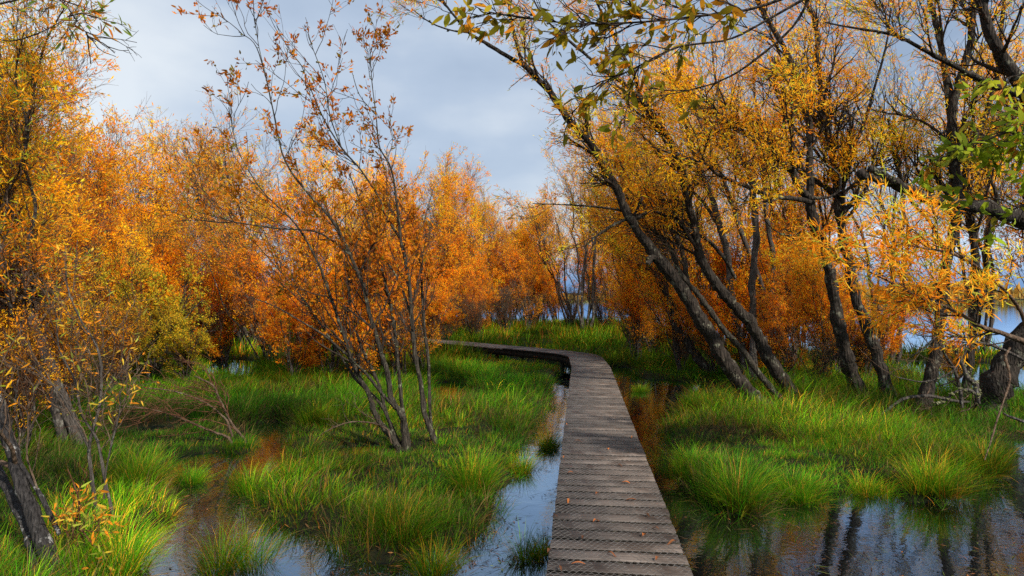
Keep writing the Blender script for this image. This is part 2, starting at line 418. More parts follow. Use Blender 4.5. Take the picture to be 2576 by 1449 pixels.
# straight first leg then a rounded bend
leg = np.array([path[0]] + [path[0] + (np.array(path[1]) - path[0]) * t for t in np.linspace(.1, 1, 10)])
rest = smooth_line([path[0] + (np.array(path[1]) - path[0]) * .93] + path[1:], 80)[14:]
line = np.vstack([leg[:-1], rest])
seg = np.linalg.norm(np.diff(line, axis=0), axis=1); cum = np.concatenate([[0], np.cumsum(seg)])
def deck_at(s):
    s = np.asarray(s, float); x = np.interp(s, cum, line[:, 0]); y = np.interp(s, cum, line[:, 1])
    x2 = np.interp(s + .25, cum, line[:, 0]); y2 = np.interp(s + .25, cum, line[:, 1])
    x1 = np.interp(s - .25, cum, line[:, 0]); y1 = np.interp(s - .25, cum, line[:, 1])
    t = norm(np.stack([x2 - x1, y2 - y1], -1)); return np.stack([x, y], -1), t
HWID = .41
mt, nt, ns, ln = new_mat('weathered_planks')
tc = ns.new('ShaderNodeTexCoord'); oi = ns.new('ShaderNodeObjectInfo')
ad = ns.new('ShaderNodeVectorMath'); ad.operation = 'ADD'; cb = ns.new('ShaderNodeCombineXYZ')
ml = ns.new('ShaderNodeMath'); ml.operation = 'MULTIPLY'; ml.inputs[1].default_value = 37.0
ln.new(oi.outputs['Random'], ml.inputs[0]); ln.new(ml.outputs[0], cb.inputs[1]); ln.new(tc.outputs['Object'], ad.inputs[0]); ln.new(cb.outputs[0], ad.inputs[1])
mp = ns.new('ShaderNodeMapping'); mp.inputs['Scale'].default_value = (1.6, 26, 26); ln.new(ad.outputs[0], mp.inputs[0])
n1 = N(ns, 'ShaderNodeTexNoise', Scale=2.4, Detail=8.0, Roughness=.7); ln.new(mp.outputs[0], n1.inputs['Vector'])
n2 = N(ns, 'ShaderNodeTexNoise', Scale=3.2, Detail=5.0, Roughness=.6); ln.new(ad.outputs[0], n2.inputs['Vector'])
r1 = ns.new('ShaderNodeValToRGB'); e = r1.color_ramp.elements
e[0].position = .3; e[0].color = (.050, .036, .028, 1); e[1].position = .70; e[1].color = (.235, .185, .152, 1)
ln.new(n1.outputs['Fac'], r1.inputs[0])
r2 = ns.new('ShaderNodeValToRGB'); e = r2.color_ramp.elements
e[0].position = .36; e[0].color = (.34, .29, .25, 1); e[1].position = .60; e[1].color = (1, 1, 1, 1); ln.new(n2.outputs['Fac'], r2.inputs[0])
mv = ns.new('ShaderNodeMapRange'); mv.inputs[3].default_value = .60; mv.inputs[4].default_value = 1.45; ln.new(oi.outputs['Random'], mv.inputs[0])
mx = ns.new('ShaderNodeMixRGB'); mx.blend_type = 'MULTIPLY'; mx.inputs[0].default_value = 1; ln.new(r1.outputs[0], mx.inputs[1]); ln.new(r2.outputs[0], mx.inputs[2])
mx2 = ns.new('ShaderNodeMixRGB'); mx2.blend_type = 'MULTIPLY'; mx2.inputs[0].default_value = 1; ln.new(mx.outputs[0], mx2.inputs[1]); ln.new(mv.outputs[0], mx2.inputs[2])
p = N(ns, 'ShaderNodeBsdfPrincipled', Roughness=.62); ln.new(mx2.outputs[0], p.inputs['Base Color'])
b = ns.new('ShaderNodeBump'); b.inputs['Distance'].default_value = .006; b.inputs['Strength'].default_value = .7; ln.new(n1.outputs['Fac'], b.inputs['Height']); ln.new(b.outputs[0], p.inputs['Normal'])
o = ns.new('ShaderNodeOutputMaterial'); ln.new(p.outputs[0], o.inputs[0])
PLANK = mt
mt, nt, ns, ln = new_mat('galvanised_wire')
p = N(ns, 'ShaderNodeBsdfPrincipled', Roughness=.5, Metallic=.15); p.inputs['Base Color'].default_value = (.30, .28, .26, 1)
nn = N(ns, 'ShaderNodeTexNoise', Scale=14.0, Detail=4.0); rr_ = ns.new('ShaderNodeValToRGB'); rr_.color_ramp.elements[0].color = (.09, .075, .06, 1); rr_.color_ramp.elements[1].color = (.40, .38, .36, 1)
tc = ns.new('ShaderNodeTexCoord'); ln.new(tc.outputs['Object'], nn.inputs['Vector']); ln.new(nn.outputs['Fac'], rr_.inputs[0]); ln.new(rr_.outputs[0], p.inputs['Base Color'])
o = ns.new('ShaderNodeOutputMaterial'); ln.new(p.outputs[0], o.inputs[0]); WIRE = mt

BEAM = mat_bark('damp_bearer_and_gap_shade', (.010, .008, .006), (.035, .027, .02), (.09, .08, .05), .6, 6)
walk = empty('boardwalk', (path[0][0], path[0][1], 0), 'narrow weathered timber boardwalk with wire netting, bending left over the wetland', 'boardwalk')
WO = np.array([path[0][0], path[0][1], 0])
def plank_verts(hw, hd, hh, bev=.006):
    v = []; 
    for sx in (-1, 1):
        v += [(sx * hw, -hd, -hh), (sx * hw, -hd, hh - bev), (sx * hw, -hd + bev, hh), (sx * hw, hd - bev, hh), (sx * hw, hd, hh - bev), (sx * hw, hd, -hh)]
    q = [(i, (i + 1) % 6, 6 + (i + 1) % 6, 6 + i) for i in range(6)]
    q += [(0, 5, 4, 1), (1, 4, 3, 2), (6, 7, 10, 11), (7, 8, 9, 10)]
    return np.array(v), q
def plank_mesh(k):
    r = np.random.default_rng(100 + k)
    v, q = plank_verts(HWID * r.uniform(.993, 1.007), .0632 + r.uniform(-.002, .002), .024)
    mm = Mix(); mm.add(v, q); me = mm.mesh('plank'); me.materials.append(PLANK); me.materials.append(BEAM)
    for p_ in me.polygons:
        if abs(p_.normal.z) < .6 or p_.center.z < 0: p_.material_index = 1  # sides and undersides coloured dark to paint shade into the plank gaps
    return me
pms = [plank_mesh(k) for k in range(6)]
PITCH = .165
s_first = np.interp(2.7, line[:, 1], cum)
S = np.arange(s_first, cum[-1] - .3, PITCH)
far_mix = Mix()
for k, s in enumerate(S):
    c, t = deck_at(s); a = math.atan2(t[1], t[0]) - pi / 2
    dz = rng.normal() * .0018; jit = rng.normal() * .003; da = rng.normal() * .008
    if k < 100:
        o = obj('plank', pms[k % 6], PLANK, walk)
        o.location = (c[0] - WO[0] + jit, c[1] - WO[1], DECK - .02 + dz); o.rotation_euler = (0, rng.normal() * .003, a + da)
    else:
        v, q = plank_verts(HWID, .066, .02); R_ = np.array([[math.cos(a), -math.sin(a), 0], [math.sin(a), math.cos(a), 0], [0, 0, 1]])
        far_mix.add(v @ R_.T + np.array([c[0], c[1], DECK - .02 + dz]), q)
o = obj('distant_plank', far_mix.mesh('distant_plank', WO), PLANK, walk); tag(o, kind='stuff')
# bearers under the planks, and short piles
def strip(off, z0, z1, w, s0, s1, n=160):
    ss = np.linspace(s0, s1, n); c, t = deck_at(ss); nrm = np.stack([t[:, 1], -t[:, 0]], -1)
    a = c + nrm * (off - w / 2); b = c + nrm * (off + w / 2)
    V = np.stack([np.c_[a, np.full(n, z0)], np.c_[b, np.full(n, z0)], np.c_[b, np.full(n, z1)], np.c_[a, np.full(n, z1)]], 1)
    i = np.arange(n - 1)[:, None, None] * 4; j = np.arange(4)[None, :, None]
    q = np.concatenate([i + j, i + (j + 1) % 4, i + 4 + (j + 1) % 4, i + 4 + j], -1).reshape(-1, 4)
    mm = Mix(); mm.add(V.reshape(-1, 3), q); return mm
for off in (-.36, .36):
    obj('bearer', strip(off, .20, .357, .05, s_first, cum[-1] - .3).mesh('bearer', WO), BEAM, walk)
for s in np.arange(s_first + .4, cum[-1] - 1, 1.7):
    c, t = deck_at(s); nr = np.array([t[1], -t[0]])
    for off in (-.31, .31):
        q = c + nr * off; mm = Mix()
        tube(mm, [(q[0], q[1], -.3), (q[0], q[1], 0), (q[0], q[1], .355)], [.06, .058, .056], 10)
        obj('pile', mm.mesh('pile', WO), BEAM, walk)
# hexagonal wire netting stapled over the planks
def netting():
    cw, chh = .042, .032   # across, along
    ss0, ss1 = s_first, np.interp(15.6, line[:, 1], cum)
    rows = int((ss1 - ss0) / chh); cols = int(2 * HWID / cw)
    A = []; B = []
    for r in range(rows):
        y0 = ss0 + r * chh; off = (r % 2) * cw / 2
        for c in range(cols + 1):
            x0 = -HWID + c * cw + off
            if x0 > HWID: continue
            A.append((x0, y0)); B.append((x0, y0 + chh * .38))              # twisted part
            for sg in (-1, 1):
                x1 = x0 + sg * cw / 2
                if abs(x1) <= HWID + .001: A.append((x0, y0 + chh * .38)); B.append((x1, y0 + chh))
    A = np.array(A); B = np.array(B)
    def lift(Q):
        c, t = deck_at(Q[:, 1]); nr = np.stack([t[:, 1], -t[:, 0]], -1)
        p = c + nr * (Q[:, 0] + .004 * np.sin(Q[:, 1] * 5))[:, None]
        return np.c_[p, DECK + .005 + .0025 * np.sin(Q[:, 0] * 31 + Q[:, 1] * 9)]
    P = np.stack([lift(A), lift(B)], 1); R = np.full(P.shape[:2], .0010)
    mm = Mix(); twigs(mm, P, R, 3); return mm
obj('wire_netting', netting().mesh('wire_netting', WO), WIRE, walk)

# ---------------------------------------------------------------- grass
GP = np.array([(.055, .215, .003), (.024, .120, .003), (.115, .29, .004), (.21, .36, .006), (.36, .26, .015), (.42, .20, .03)])
def blades(mix, base, az, lean, L, Wd, col, segs=3):
    n = len(base)
    d = np.stack([np.cos(az) * np.sin(lean), np.sin(az) * np.sin(lean), np.cos(lean)], -1)
    out = np.stack([np.cos(az), np.sin(az), np.zeros(n)], -1)
    side = np.stack([-np.sin(az + .6), np.cos(az + .6), np.zeros(n)], -1)
    st = (L / segs)[:, None]; pts = [base]; dd = d
    for k in range(segs):
        pts.append(pts[-1] + dd * st); dd = norm(dd + out * .22 * (k + .6) + np.array([0, 0, -.20 * (k + .6)]))
    V = []; 
    for k in range(segs):
        w = (Wd * (1 - .75 * k / segs) / 2)[:, None]; V += [pts[k] - side * w, pts[k] + side * w]
    V.append(pts[segs]); nv = 2 * segs + 1
    V = np.stack(V, 1); b0 = np.arange(n)[:, None] * nv
    q = np.concatenate([b0 + np.array([2 * k, 2 * k + 1, 2 * k + 3, 2 * k + 2]) for k in range(segs - 1)])
    t = b0 + np.array([2 * segs - 2, 2 * segs - 1, 2 * segs])
    # base browner, with shade painted into its colour; tip brighter
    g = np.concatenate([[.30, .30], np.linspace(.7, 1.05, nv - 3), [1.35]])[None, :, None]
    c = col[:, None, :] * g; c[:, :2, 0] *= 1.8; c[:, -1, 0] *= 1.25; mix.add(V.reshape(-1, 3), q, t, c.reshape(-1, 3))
def clump(mix, cx, cy, cz, rad, nb, h, w, dry, rg, spread=.62, segs=3, brown=0):
    """all arguments arrays per clump; nb int blades per clump"""
    n = len(cx); idx = np.repeat(np.arange(n), nb); Mn = len(idx)
    az = rg.uniform(0, 2 * pi, Mn); rr = rad[idx] * np.sqrt(rg.random(Mn))
    base = np.stack([cx[idx] + np.cos(az) * rr, cy[idx] + np.sin(az) * rr, cz[idx] - .03], -1)
    lean = np.abs(rg.normal(size=Mn)) * spread * .5 * np.where(rg.random(Mn) < .12, 2.2, 1) + .06 + .25 * rr / rad.max()
    L = h[idx] * rg.uniform(.55, 1.15, Mn)
    # whole-clump lean
    ch = rg.random(Mn); dr = dry[idx]
    k = np.where(ch < .34, 0, np.where(ch < .52, 1, np.where(ch < .80, 2, np.where(ch < .88 - .1 * dr, 3, np.where(ch < .95, 4, 5)))))
    cb_ = np.exp(rg.normal(size=n) * .36 + .48 * wob(cx, cy, 1.1, 58))[idx][:, None]
    c = GP[k] * np.interp(cy[idx], [3, 5.5, 7, 12], [.58, .76, .92, .88])[:, None] * np.where((cy[idx] > 16)[:, None], np.array([1.25, .95, 1]), 1) * cb_ * np.exp(rg.normal(size=(Mn, 1)) * .22) * (1 + dr[:, None] * np.array([1.1, .45, .2]))
    if brown: c = np.array([(.20, .12, .045), (.13, .075, .03), (.26, .17, .06), (.09, .07, .025)])[rg.integers(0, 4, Mn)] * np.exp(rg.normal(size=(Mn, 1)) * .35)
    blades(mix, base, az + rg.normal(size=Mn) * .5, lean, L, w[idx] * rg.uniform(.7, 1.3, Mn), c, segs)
def on_deck(x, y, margin=.5):
    d = np.full(x.shape, 9.0)
    for i in range(len(line) - 1):
        a, b_ = line[i], line[i + 1]; ab = b_ - a; t = np.clip(((x - a[0]) * ab[0] + (y - a[1]) * ab[1]) / (ab @ ab + 1e-9), 0, 1)
        d = np.minimum(d, np.hypot(x - a[0] - t * ab[0], y - a[1] - t * ab[1]))
    return d < margin
def sward(y0, y1, dens, nb, h, w, rad, seed, thr=.45, hmax=None, segs=3, spread=.62, brown=0):
    rg = np.random.default_rng(seed)
    wmax = y1 * .86 + 1.0; n = int(dens * (y1 - y0) * 2 * wmax)
    x = rg.uniform(-wmax, wmax, n); y = rg.uniform(y0, y1, n)
    k = np.abs(x) < y * .86 + 1.0; x, y = x[k], y[k]
    l = land(x, y); nz = wob(x, y, 1.6, 55) * .5
    k = (l + .10 * rg.normal(size=len(x)) > thr) & ~on_deck(x, y, .56)
    pat = wob(x, y, 4.6, 83) + .5 * wob(x, y, 1.9, 84)
    if not brown and h > .2: k &= (pat > -1.05) | (y > 11)
    x, y, l = x[k], y[k], l[k]
    z = np.maximum(gheight(x, y), -.05)
    hh = h * (1 + .42 * wob(x, y, 1.5, 56)) * rg.uniform(.55, 1.3, len(x)) * (.35 + .65 * np.clip(l, 0, 1))
    # keep it low right beside the deck so the deck edge reads
    hh = np.where(on_deck(x, y, .95), hh * .62, hh)
    hh = hh * np.where((x > 1.2) & (y < 13), 1.28, 1.0)
    hh = np.clip(hh, .12, 1.0)
    dry = np.clip(.45 * wob(x, y, .8, 57) + rg.normal(size=len(x)) * .25, -.35, 1.0)
    if brown: dry = dry + brown
    mm = Mix(); clump(mm, x, y, z, np.full(len(x), rad), nb, hh, np.full(len(x), w), dry, rg, segs=segs, spread=spread, brown=brown)
    return mm
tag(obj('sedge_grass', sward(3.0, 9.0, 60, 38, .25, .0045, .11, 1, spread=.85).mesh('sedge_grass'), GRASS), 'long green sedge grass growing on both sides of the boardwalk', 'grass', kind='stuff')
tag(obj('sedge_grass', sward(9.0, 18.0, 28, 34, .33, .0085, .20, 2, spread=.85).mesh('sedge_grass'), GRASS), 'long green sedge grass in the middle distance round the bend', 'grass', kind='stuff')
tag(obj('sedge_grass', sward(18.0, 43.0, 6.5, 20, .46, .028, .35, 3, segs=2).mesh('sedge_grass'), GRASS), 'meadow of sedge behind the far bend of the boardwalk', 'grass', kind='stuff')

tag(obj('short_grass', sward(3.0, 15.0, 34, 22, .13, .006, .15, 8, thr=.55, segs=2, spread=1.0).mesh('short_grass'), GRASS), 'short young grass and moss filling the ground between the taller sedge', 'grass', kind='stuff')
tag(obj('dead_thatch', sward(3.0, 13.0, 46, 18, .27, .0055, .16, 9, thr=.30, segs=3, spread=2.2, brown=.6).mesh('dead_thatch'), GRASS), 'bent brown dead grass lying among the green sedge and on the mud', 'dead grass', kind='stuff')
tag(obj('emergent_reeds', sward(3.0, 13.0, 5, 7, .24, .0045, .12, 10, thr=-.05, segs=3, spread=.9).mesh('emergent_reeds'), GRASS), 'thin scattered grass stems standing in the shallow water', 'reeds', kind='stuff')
# isolated tussocks that stand on their own: every one is a thing
TUS = [
    ((590, 1425), .22, .44, 'big round green tussock standing in the pond at the bottom left'),
    ((300, 1440), .24, .46, 'tall green tussock at the bottom edge, left of the pond'),
    ((640, 1235), .20, .40, 'yellow-green spreading tussock in the middle of the left pond'),
    ((350, 1235), .26, .46, 'bright green tussock on the left bank of the pond'),
    ((800, 1085), .34, .50, 'bright yellow-green mound left of the forked grey stems'),
    ((1010, 1360), .30, .46, 'dark green drooping tussock at the head of the channel'),
    ((1190, 1250), .24, .50, 'bright green tussock where the channel narrows left of the boardwalk'),
    ((1330, 1400), .14, .32, 'small dark tussock against the left edge of the boardwalk'),
    ((1380, 1130), .10, .34, 'thin reedy tuft in the channel beside the boardwalk'),
    ((1860, 1290), .24, .52, 'yellow-green tussock leaning over the black pool, first from the boardwalk'),
    ((2010, 1260), .22, .42, 'dense green tussock at the edge of the black pool'),
    ((2190, 1245), .16, .34, 'low sprawling pale tussock jutting into the black pool'),
    ((2340, 1250), .28, .50, 'bright yellow-green tussock leaning left over the black pool'),
    ((2480, 1200), .24, .48, 'tall tussock with orange base at the right of the black pool'),
    ((1730, 1215), .20, .42, 'tussock on the right bank nearest the boardwalk'),
    ((1760, 1045), .22, .36, 'green tussock in the brown water under the leaning trunks'),
    ((1610, 985), .16, .30, 'small tussock in the brown water right of the bend'),
    ((1315, 1185), .15, .36, 'tussock leaning into the channel from the left at mid length'),
    ((1100, 1440), .16, .32, 'shaggy tussock standing in the wide mouth of the channel'),
    ((480, 1215), .16, .30, 'small yellowish tuft at the upper end of the left pond'),
]
for k, ((px, py), rad, h, lab) in enumerate(TUS):
    gx_, gy_, _ = G(px, py); rg = np.random.default_rng(500 + k)
    gz = max(float(gheight(np.array([gx_]), np.array([gy_]))[0]), -.06)
    mm = Mix(); n = 7
    cx_ = gx_ + rg.normal(size=n) * rad * .38; cy_ = gy_ + rg.normal(size=n) * rad * .30
    clump(mm, cx_, cy_, np.full(n, gz + .02), np.full(n, rad * .42), 120, h * rg.uniform(.8, 1.15, n), np.full(n, .0044), np.full(n, rg.uniform(.1, .9)), rg, spread=.8)
    o = obj('grass_tussock', mm.mesh('grass_tussock', (gx_, gy_, gz)), GRASS, None, (gx_, gy_, gz))
    tag(o, lab, 'grass tussock', 'grass tussocks standing in the swamp water')

# ---------------------------------------------------------------- litter on the water
def litter(n, yr, xr, L, Wd, pal, seed, z=.004, thr=.5):
    rg = np.random.default_rng(seed); y = yr[0] + (yr[1] - yr[0]) * rg.random(n) ** 1.2
    x = rg.uniform(-1, 1, n) * (y * .85) ; k = (x > xr[0]) & (x < xr[1]); x, y = x[k], y[k]
    dens = wob(x, y, 2.6, 77) + .7 * wob(x, y, 7, 78)
    k = (land(x, y) < thr + .15) & ~on_deck(x, y, .42) & (dens + rg.normal(size=len(x)) * .5 > .1); x, y = x[k], y[k]; q = (x < 1.6) | (rg.random(len(x)) < .45); x, y = x[q], y[q]; n = len(x)
    a = rg.uniform(0, 2 * pi, n); l = L * rg.uniform(.4, 1.3, n); w = Wd * rg.uniform(.6, 1.3, n)
    d = np.stack([np.cos(a), np.sin(a), rg.normal(size=n) * .10], -1); s = np.stack([-np.sin(a), np.cos(a), rg.normal(size=n) * .15], -1)
    p = np.stack([x, y, np.full(n, z) + rg.random(n) * .006], -1)
    V = np.stack([p - d * l[:, None] / 2, p + s * w[:, None] / 2, p + d * l[:, None] / 2, p - s * w[:, None] / 2], 1)
    V[..., 2] = np.maximum(V[..., 2], .002)
    pc = np.array([q[1] for q in pal]); wt = np.array([q[0] for q in pal], float)
    c = pc[rg.choice(len(pal), n, p=wt / wt.sum())] * np.exp(rg.normal(size=(n, 1)) * .3)
    mm = Mix(); mm.add(V.reshape(-1, 3), np.arange(n)[:, None] * 4 + np.arange(4), None, np.repeat(c, 4, 0)); return mm
BROWN = [(3, (.07, .035, .02)), (1.6, (.15, .065, .03)), (3, (.03, .022, .014)), (.8, (.26, .10, .035)), (.6, (.10, .12, .03))]
tag(obj('leaf_litter', litter(26000, (3.2, 16), (-12, 14), .055, .011, BROWN, 5).mesh('leaf_litter'), LITTER), 'fallen willow leaves and scraps floating on the dark water', 'leaf litter', kind='stuff')
tag(obj('drowned_stems', litter(15000, (3.2, 14), (-12, 14), .16, .005, [(3, (.03, .025, .015)), (1, (.10, .12, .03)), (1, (.12, .07, .03))], 6, .003).mesh('drowned_stems'), LITTER), 'drowned grass stems lying in the shallow water', 'pond weed', kind='stuff')

def mud_litter(n, seed):
    rg = np.random.default_rng(seed); y = 3.0 + 13 * rg.random(n); x = rg.uniform(-1, 1, n) * (y * .85)
    k = (land(x, y) > .5) & ~on_deck(x, y, .45); x, y = x[k], y[k]; n = len(x); z = gheight(x, y) + .006 + rg.random(n) * .012; q = wob(x, y, 4, 91) + rg.normal(size=n) * .4 > .1; x, y, z = x[q], y[q], z[q]; n = len(x)
    a = rg.uniform(0, 2 * pi, n); l = rg.uniform(.012, .036, n)[:, None]; w = rg.uniform(.004, .009, n)[:, None]
    d = np.stack([np.cos(a), np.sin(a), rg.normal(size=n) * .3], -1); sd = np.stack([-np.sin(a), np.cos(a), rg.normal(size=n) * .3], -1)
    p = np.stack([x, y, z], -1); V = np.stack([p - d * l, p + sd * w, p + d * l, p - sd * w], 1)
    pc = np.array([(.20, .09, .03), (.12, .06, .025), (.30, .13, .03), (.08, .05, .025)]); c = pc[rg.integers(0, 4, n)] * np.exp(rg.normal(size=(n, 1)) * .3)
    mm = Mix(); mm.add(V.reshape(-1, 3), np.arange(n)[:, None] * 4 + np.arange(4), None, np.repeat(c, 4, 0)); return mm
tag(obj('leaf_litter', mud_litter(15000, 15).mesh('leaf_litter'), LITTER), 'fallen brown and orange willow leaves lying on the mud and grass', 'leaf litter', kind='stuff')
# fallen leaves resting on the boardwalk
DL = [(1435, 1190, 'nearest the left edge, level with the narrow channel'), (1430, 1260, 'left of the middle, below the channel mouth'), (1382, 1385, 'curled tan leaf at the left edge near the bottom'), (1500, 1310, 'pale leaf left of centre'),
      (1628, 1297, 'small orange leaf right of centre'), (1588, 1259, 'pale pinkish leaf'), (1560, 1172, 'tiny leaf halfway along'), (1653, 1406, 'orange leaf near the bottom right'), (1690, 1365, 'rust leaf at the right edge'),
      (1590, 1100, 'leaf by the right edge at mid length'), (1425, 1068, 'dry tuft-like leaf on the left edge'), (1540, 1020, 'small leaf in the far part'), (1480, 985, 'leaf close to the bend'), (1600, 1130, 'rust leaf near the right edge'),
      (1418, 1150, 'dull brown leaf close to the left edge'), (1502, 1242, 'curled orange leaf in the middle'), (1620, 1345, 'large tan leaf toward the right'), (1466, 1352, 'brown leaf left of the middle near the bottom'),
      (1530, 1130, 'small yellow-brown leaf in the middle distance'), (1452, 1110, 'thin leaf lying across the wires, left of the middle'), (1648, 1330, 'narrow rust leaf by the right edge'), (1410, 1432, 'rust leaf in the bottom left corner of the planks'),
      (1395, 1300, 'brown leaf by the left edge'), (1455, 1420, 'tan leaf near the bottom'), (1540, 1395, 'small brown leaf near the bottom middle'), (1575, 1215, 'orange leaf among the wires')]
for k, (px, py, lab) in enumerate(DL):
    x, y, z = G(px, py, DECK + .012); rg = np.random.default_rng(900 + k); a = rg.uniform(0, 2 * pi)
    l, w = rg.uniform(.045, .085), rg.uniform(.012, .024); t = np.linspace(0, 1, 7)
    cx_ = (t - .5) * l; hw = w * np.sin(np.clip(t * .94 + .03, 0, 1) * pi) ** .8 / 2; zz = .012 * np.sin(t * pi * rg.uniform(.8, 1.6)) 
    V = np.stack([np.c_[cx_, -hw, zz + .004], np.c_[cx_, hw * 0, zz], np.c_[cx_, hw, zz + .005]], 1).reshape(-1, 3)
    q = [(3 * i + j, 3 * i + j + 1, 3 * i + 3 + j + 1, 3 * i + 3 + j) for i in range(6) for j in (0, 1)]
    mm = Mix(); c = BROWN[rg.choice([0, 1, 3])][1]; mm.add(V, q, None, np.array(c) * rg.uniform(1.2, 2.2) * np.array([1.25, 1, .8]))
    o = obj('fallen_leaf', mm.mesh('fallen_leaf'), LITTER, None, (x, y, z)); o.rotation_euler = (0, 0, a)
    tag(o, 'fallen leaf on the boardwalk, ' + lab, 'leaf', 'fallen leaves on the boardwalk')

# ---------------------------------------------------------------- traced trees
def px_line(rows, n=None):
    """rows (px,py,Z,r_px) -> smoothed (n,3),(n,)"""
    A = np.array([(*W(a, b_, z), r / F * z) for a, b_, z, r in rows])
    n = n or max(10, len(rows) * 4); s = smooth_line(A, n)
    return s[:, :3], np.maximum(s[:, 3], .002)
def resamp(line_, rad, K=16):
    t = np.linspace(0, len(line_) - 1, K); i = np.minimum(t.astype(int), len(line_) - 2); f = (t - i)[:, None]
    return line_[i] * (1 - f) + line_[i + 1] * f, rad[i] * (1 - f[:, 0]) + rad[i + 1] * f[:, 0]
def lichen_part(P, R, n, parent, base, size=(.012, .03)):
    """crusty tufts scattered along limbs (P list of lines)"""
    mm = Mix(); ico = np.array([(0, 0, 1), (.89, 0, .45), (.28, .85, .45), (-.72, .53, .45), (-.72, -.53, .45), (.28, -.85, .45), (.72, .53, -.45), (-.28, .85, -.45), (-.89, 0, -.45), (-.28, -.85, -.45), (.72, -.53, -.45), (0, 0, -1)])
    tri = [(0, 1, 2), (0, 2, 3), (0, 3, 4), (0, 4, 5), (0, 5, 1), (1, 6, 2), (2, 7, 3), (3, 8, 4), (4, 9, 5), (5, 10, 1), (6, 7, 2), (7, 8, 3), (8, 9, 4), (9, 10, 5), (10, 6, 1), (11, 7, 6), (11, 8, 7), (11, 9, 8), (11, 10, 9), (11, 6, 10)]
    for _ in range(n):
        j = rng.integers(len(P)); k = int(len(P[j]) * rng.beta(1.6, 1.8)); k = min(k, len(P[j]) - 1)
        u = norm(rng.normal(size=3)); s = rng.uniform(*size)
        mm.add(P[j][k] + u * R[j][k] * .9 + rng.normal(size=3) * .01 + ico * s * rng.uniform(.4, 1.2, (12, 1)) * np.array([1, 1, .7]), None, tri)
    return obj('lichen', mm.mesh('lichen', base), LICHEN, parent)

def slim(rows, k, a=0):
    return [(r[0], r[1], r[2], r[3] * (k if i >= a else 1)) for i, r in enumerate(rows)]
def traced(name, label, cat, stems, bark, crown=None, twigmat=None, base=None, group=None, lich=0, limb_names=None, lich_size=(.012, .03), sides=12):
    """stems: list of (part name, rows). crown: dict of sprouting options"""
    L = [px_line(r) for _, r in stems]
    b0 = L[0][0][0] if base is None else np.array(base)
    b0 = np.array([b0[0], b0[1], max(b0[2], 0) if base is None else b0[2]])
    t = empty(name, tuple(b0), label, cat, group)
    for k, ((nm, rows), (ln_, rd)) in enumerate(zip(stems, L)):
        mm = Mix(); l2 = ln_.copy(); r2 = rd.copy()
        if k == 0 or nm in ('trunk', 'stem'):
            if ln_[0][2] < .6:    # root flare into the ground
                r2[0] *= 1.25; r2[1] *= 1.1; l2[0][2] -= .15
        wv = rng.normal(size=l2.shape) * (r2[:, None] * .10); wv[0] = 0
        tube(mm, l2 + wv, r2 * (1 + .07 * rng.normal(size=len(r2))), sides if r2.max() > .03 else 7, .05)
        obj(nm, mm.mesh(nm, b0, smooth=True), bark, t)
    if crown:
        P = []; R = []
        use = crown.get('use', range(len(stems)))
        for k in use:
            a, b_ = resamp(*L[k], 20); P.append(a); R.append(b_)
        P = np.array(P); R = np.array(R)
        tm = Mix(); lm = Mix()
        trop = crown.get('trop', (-.03, 0, .10))
        b1, r1_ = sprout(P, R, crown['n1'], crown.get('L1', (.7, 1.8)), crown.get('a1', (.35, .9)), crown.get('tr', (.35, 1)), trop, .13, 9, (.3, .55), .35, .005)
        b2, r2_ = sprout(b1, r1_, crown['n2'], crown.get('L2', (.35, .9)), (.35, .9), (.2, 1), trop, .16, 7, (.4, .7), .4, .0032)
        b3, r3_ = sprout(b2, r2_, crown['n3'], crown.get('L3', (.18, .5)), (.3, .9), (.15, 1), crown.get('trop3', (0, 0, 0)), .16, 5, (.5, .8), .5, .0022)
        twigs(tm, b1, r1_, 5); twigs(tm, b2, r2_, 4); twigs(tm, b3, r3_, 3)
        obj('twigs', tm.mesh('twigs', b0), twigmat or TWIG, t)
        if crown.get('leaf', 0) > 0:
            lf = dict(gap=crown.get('gap', -.85), nf=4.0, droop=crown.get('droop', .15), detail=crown.get('detail', False), clump=crown.get('clump', 0), t0=crown.get('t0', .05))
            leaves(lm, b3, crown['leaf'], crown.get('ll', .075), crown.get('lw', .014), crown['pal'], grad=crown.get('grad'), **lf)
            leaves(lm, b2, crown['leaf'] * .6, crown.get('ll', .075), crown.get('lw', .014), crown['pal'], grad=crown.get('grad'), **lf)
            obj('foliage', lm.mesh('foliage', b0), crown.get('mat', LEAF), t)
    if lich: lichen_part([l[0] for l in L], [l[1] for l in L], lich, t, b0, lich_size)
    return t

def Zs(rows, z0, z1):
    n = len(rows); return [(r[0], r[1], z0 + (z1 - z0) * i / max(1, n - 1), r[2]) for i, r in enumerate(rows)]

WG = dict(pal=GOLD, leaf=9, ll=.085, lw=.016)
# A: the long trunk that leans far out over the boardwalk
A0 = Zs([(1935, 1035, 25), (1887, 995, 22), (1847, 945, 20), (1812, 890, 18), (1777, 825, 17), (1747, 780, 16), (1704, 710, 15), (1659, 655, 16), (1624, 610, 12), (1584, 545, 11), (1554, 480, 10), (1524, 430, 10), (1489, 365, 9), (1434, 305, 8.5), (1389, 240, 8), (1359, 205, 7.5), (1314, 160, 7)], 10.9, 9.6)
A1 = Zs([(1316, 162, 5), (1274, 140, 5), (1229, 112, 4.4), (1179, 82, 3.6), (1139, 35, 3), (1109, 0, 2.4), (1060, -40, 1.5)], 9.6, 9.2)
A2 = Zs([(1314, 160, 5), (1299, 105, 4.4), (1286, 50, 4), (1275, -20, 3), (1250, -90, 2)], 9.6, 9.9)
A3 = Zs([(1582, 550, 4), (1544, 565, 3.6), (1499, 595, 3), (1469, 622, 1.5)], 10.2, 9.9)
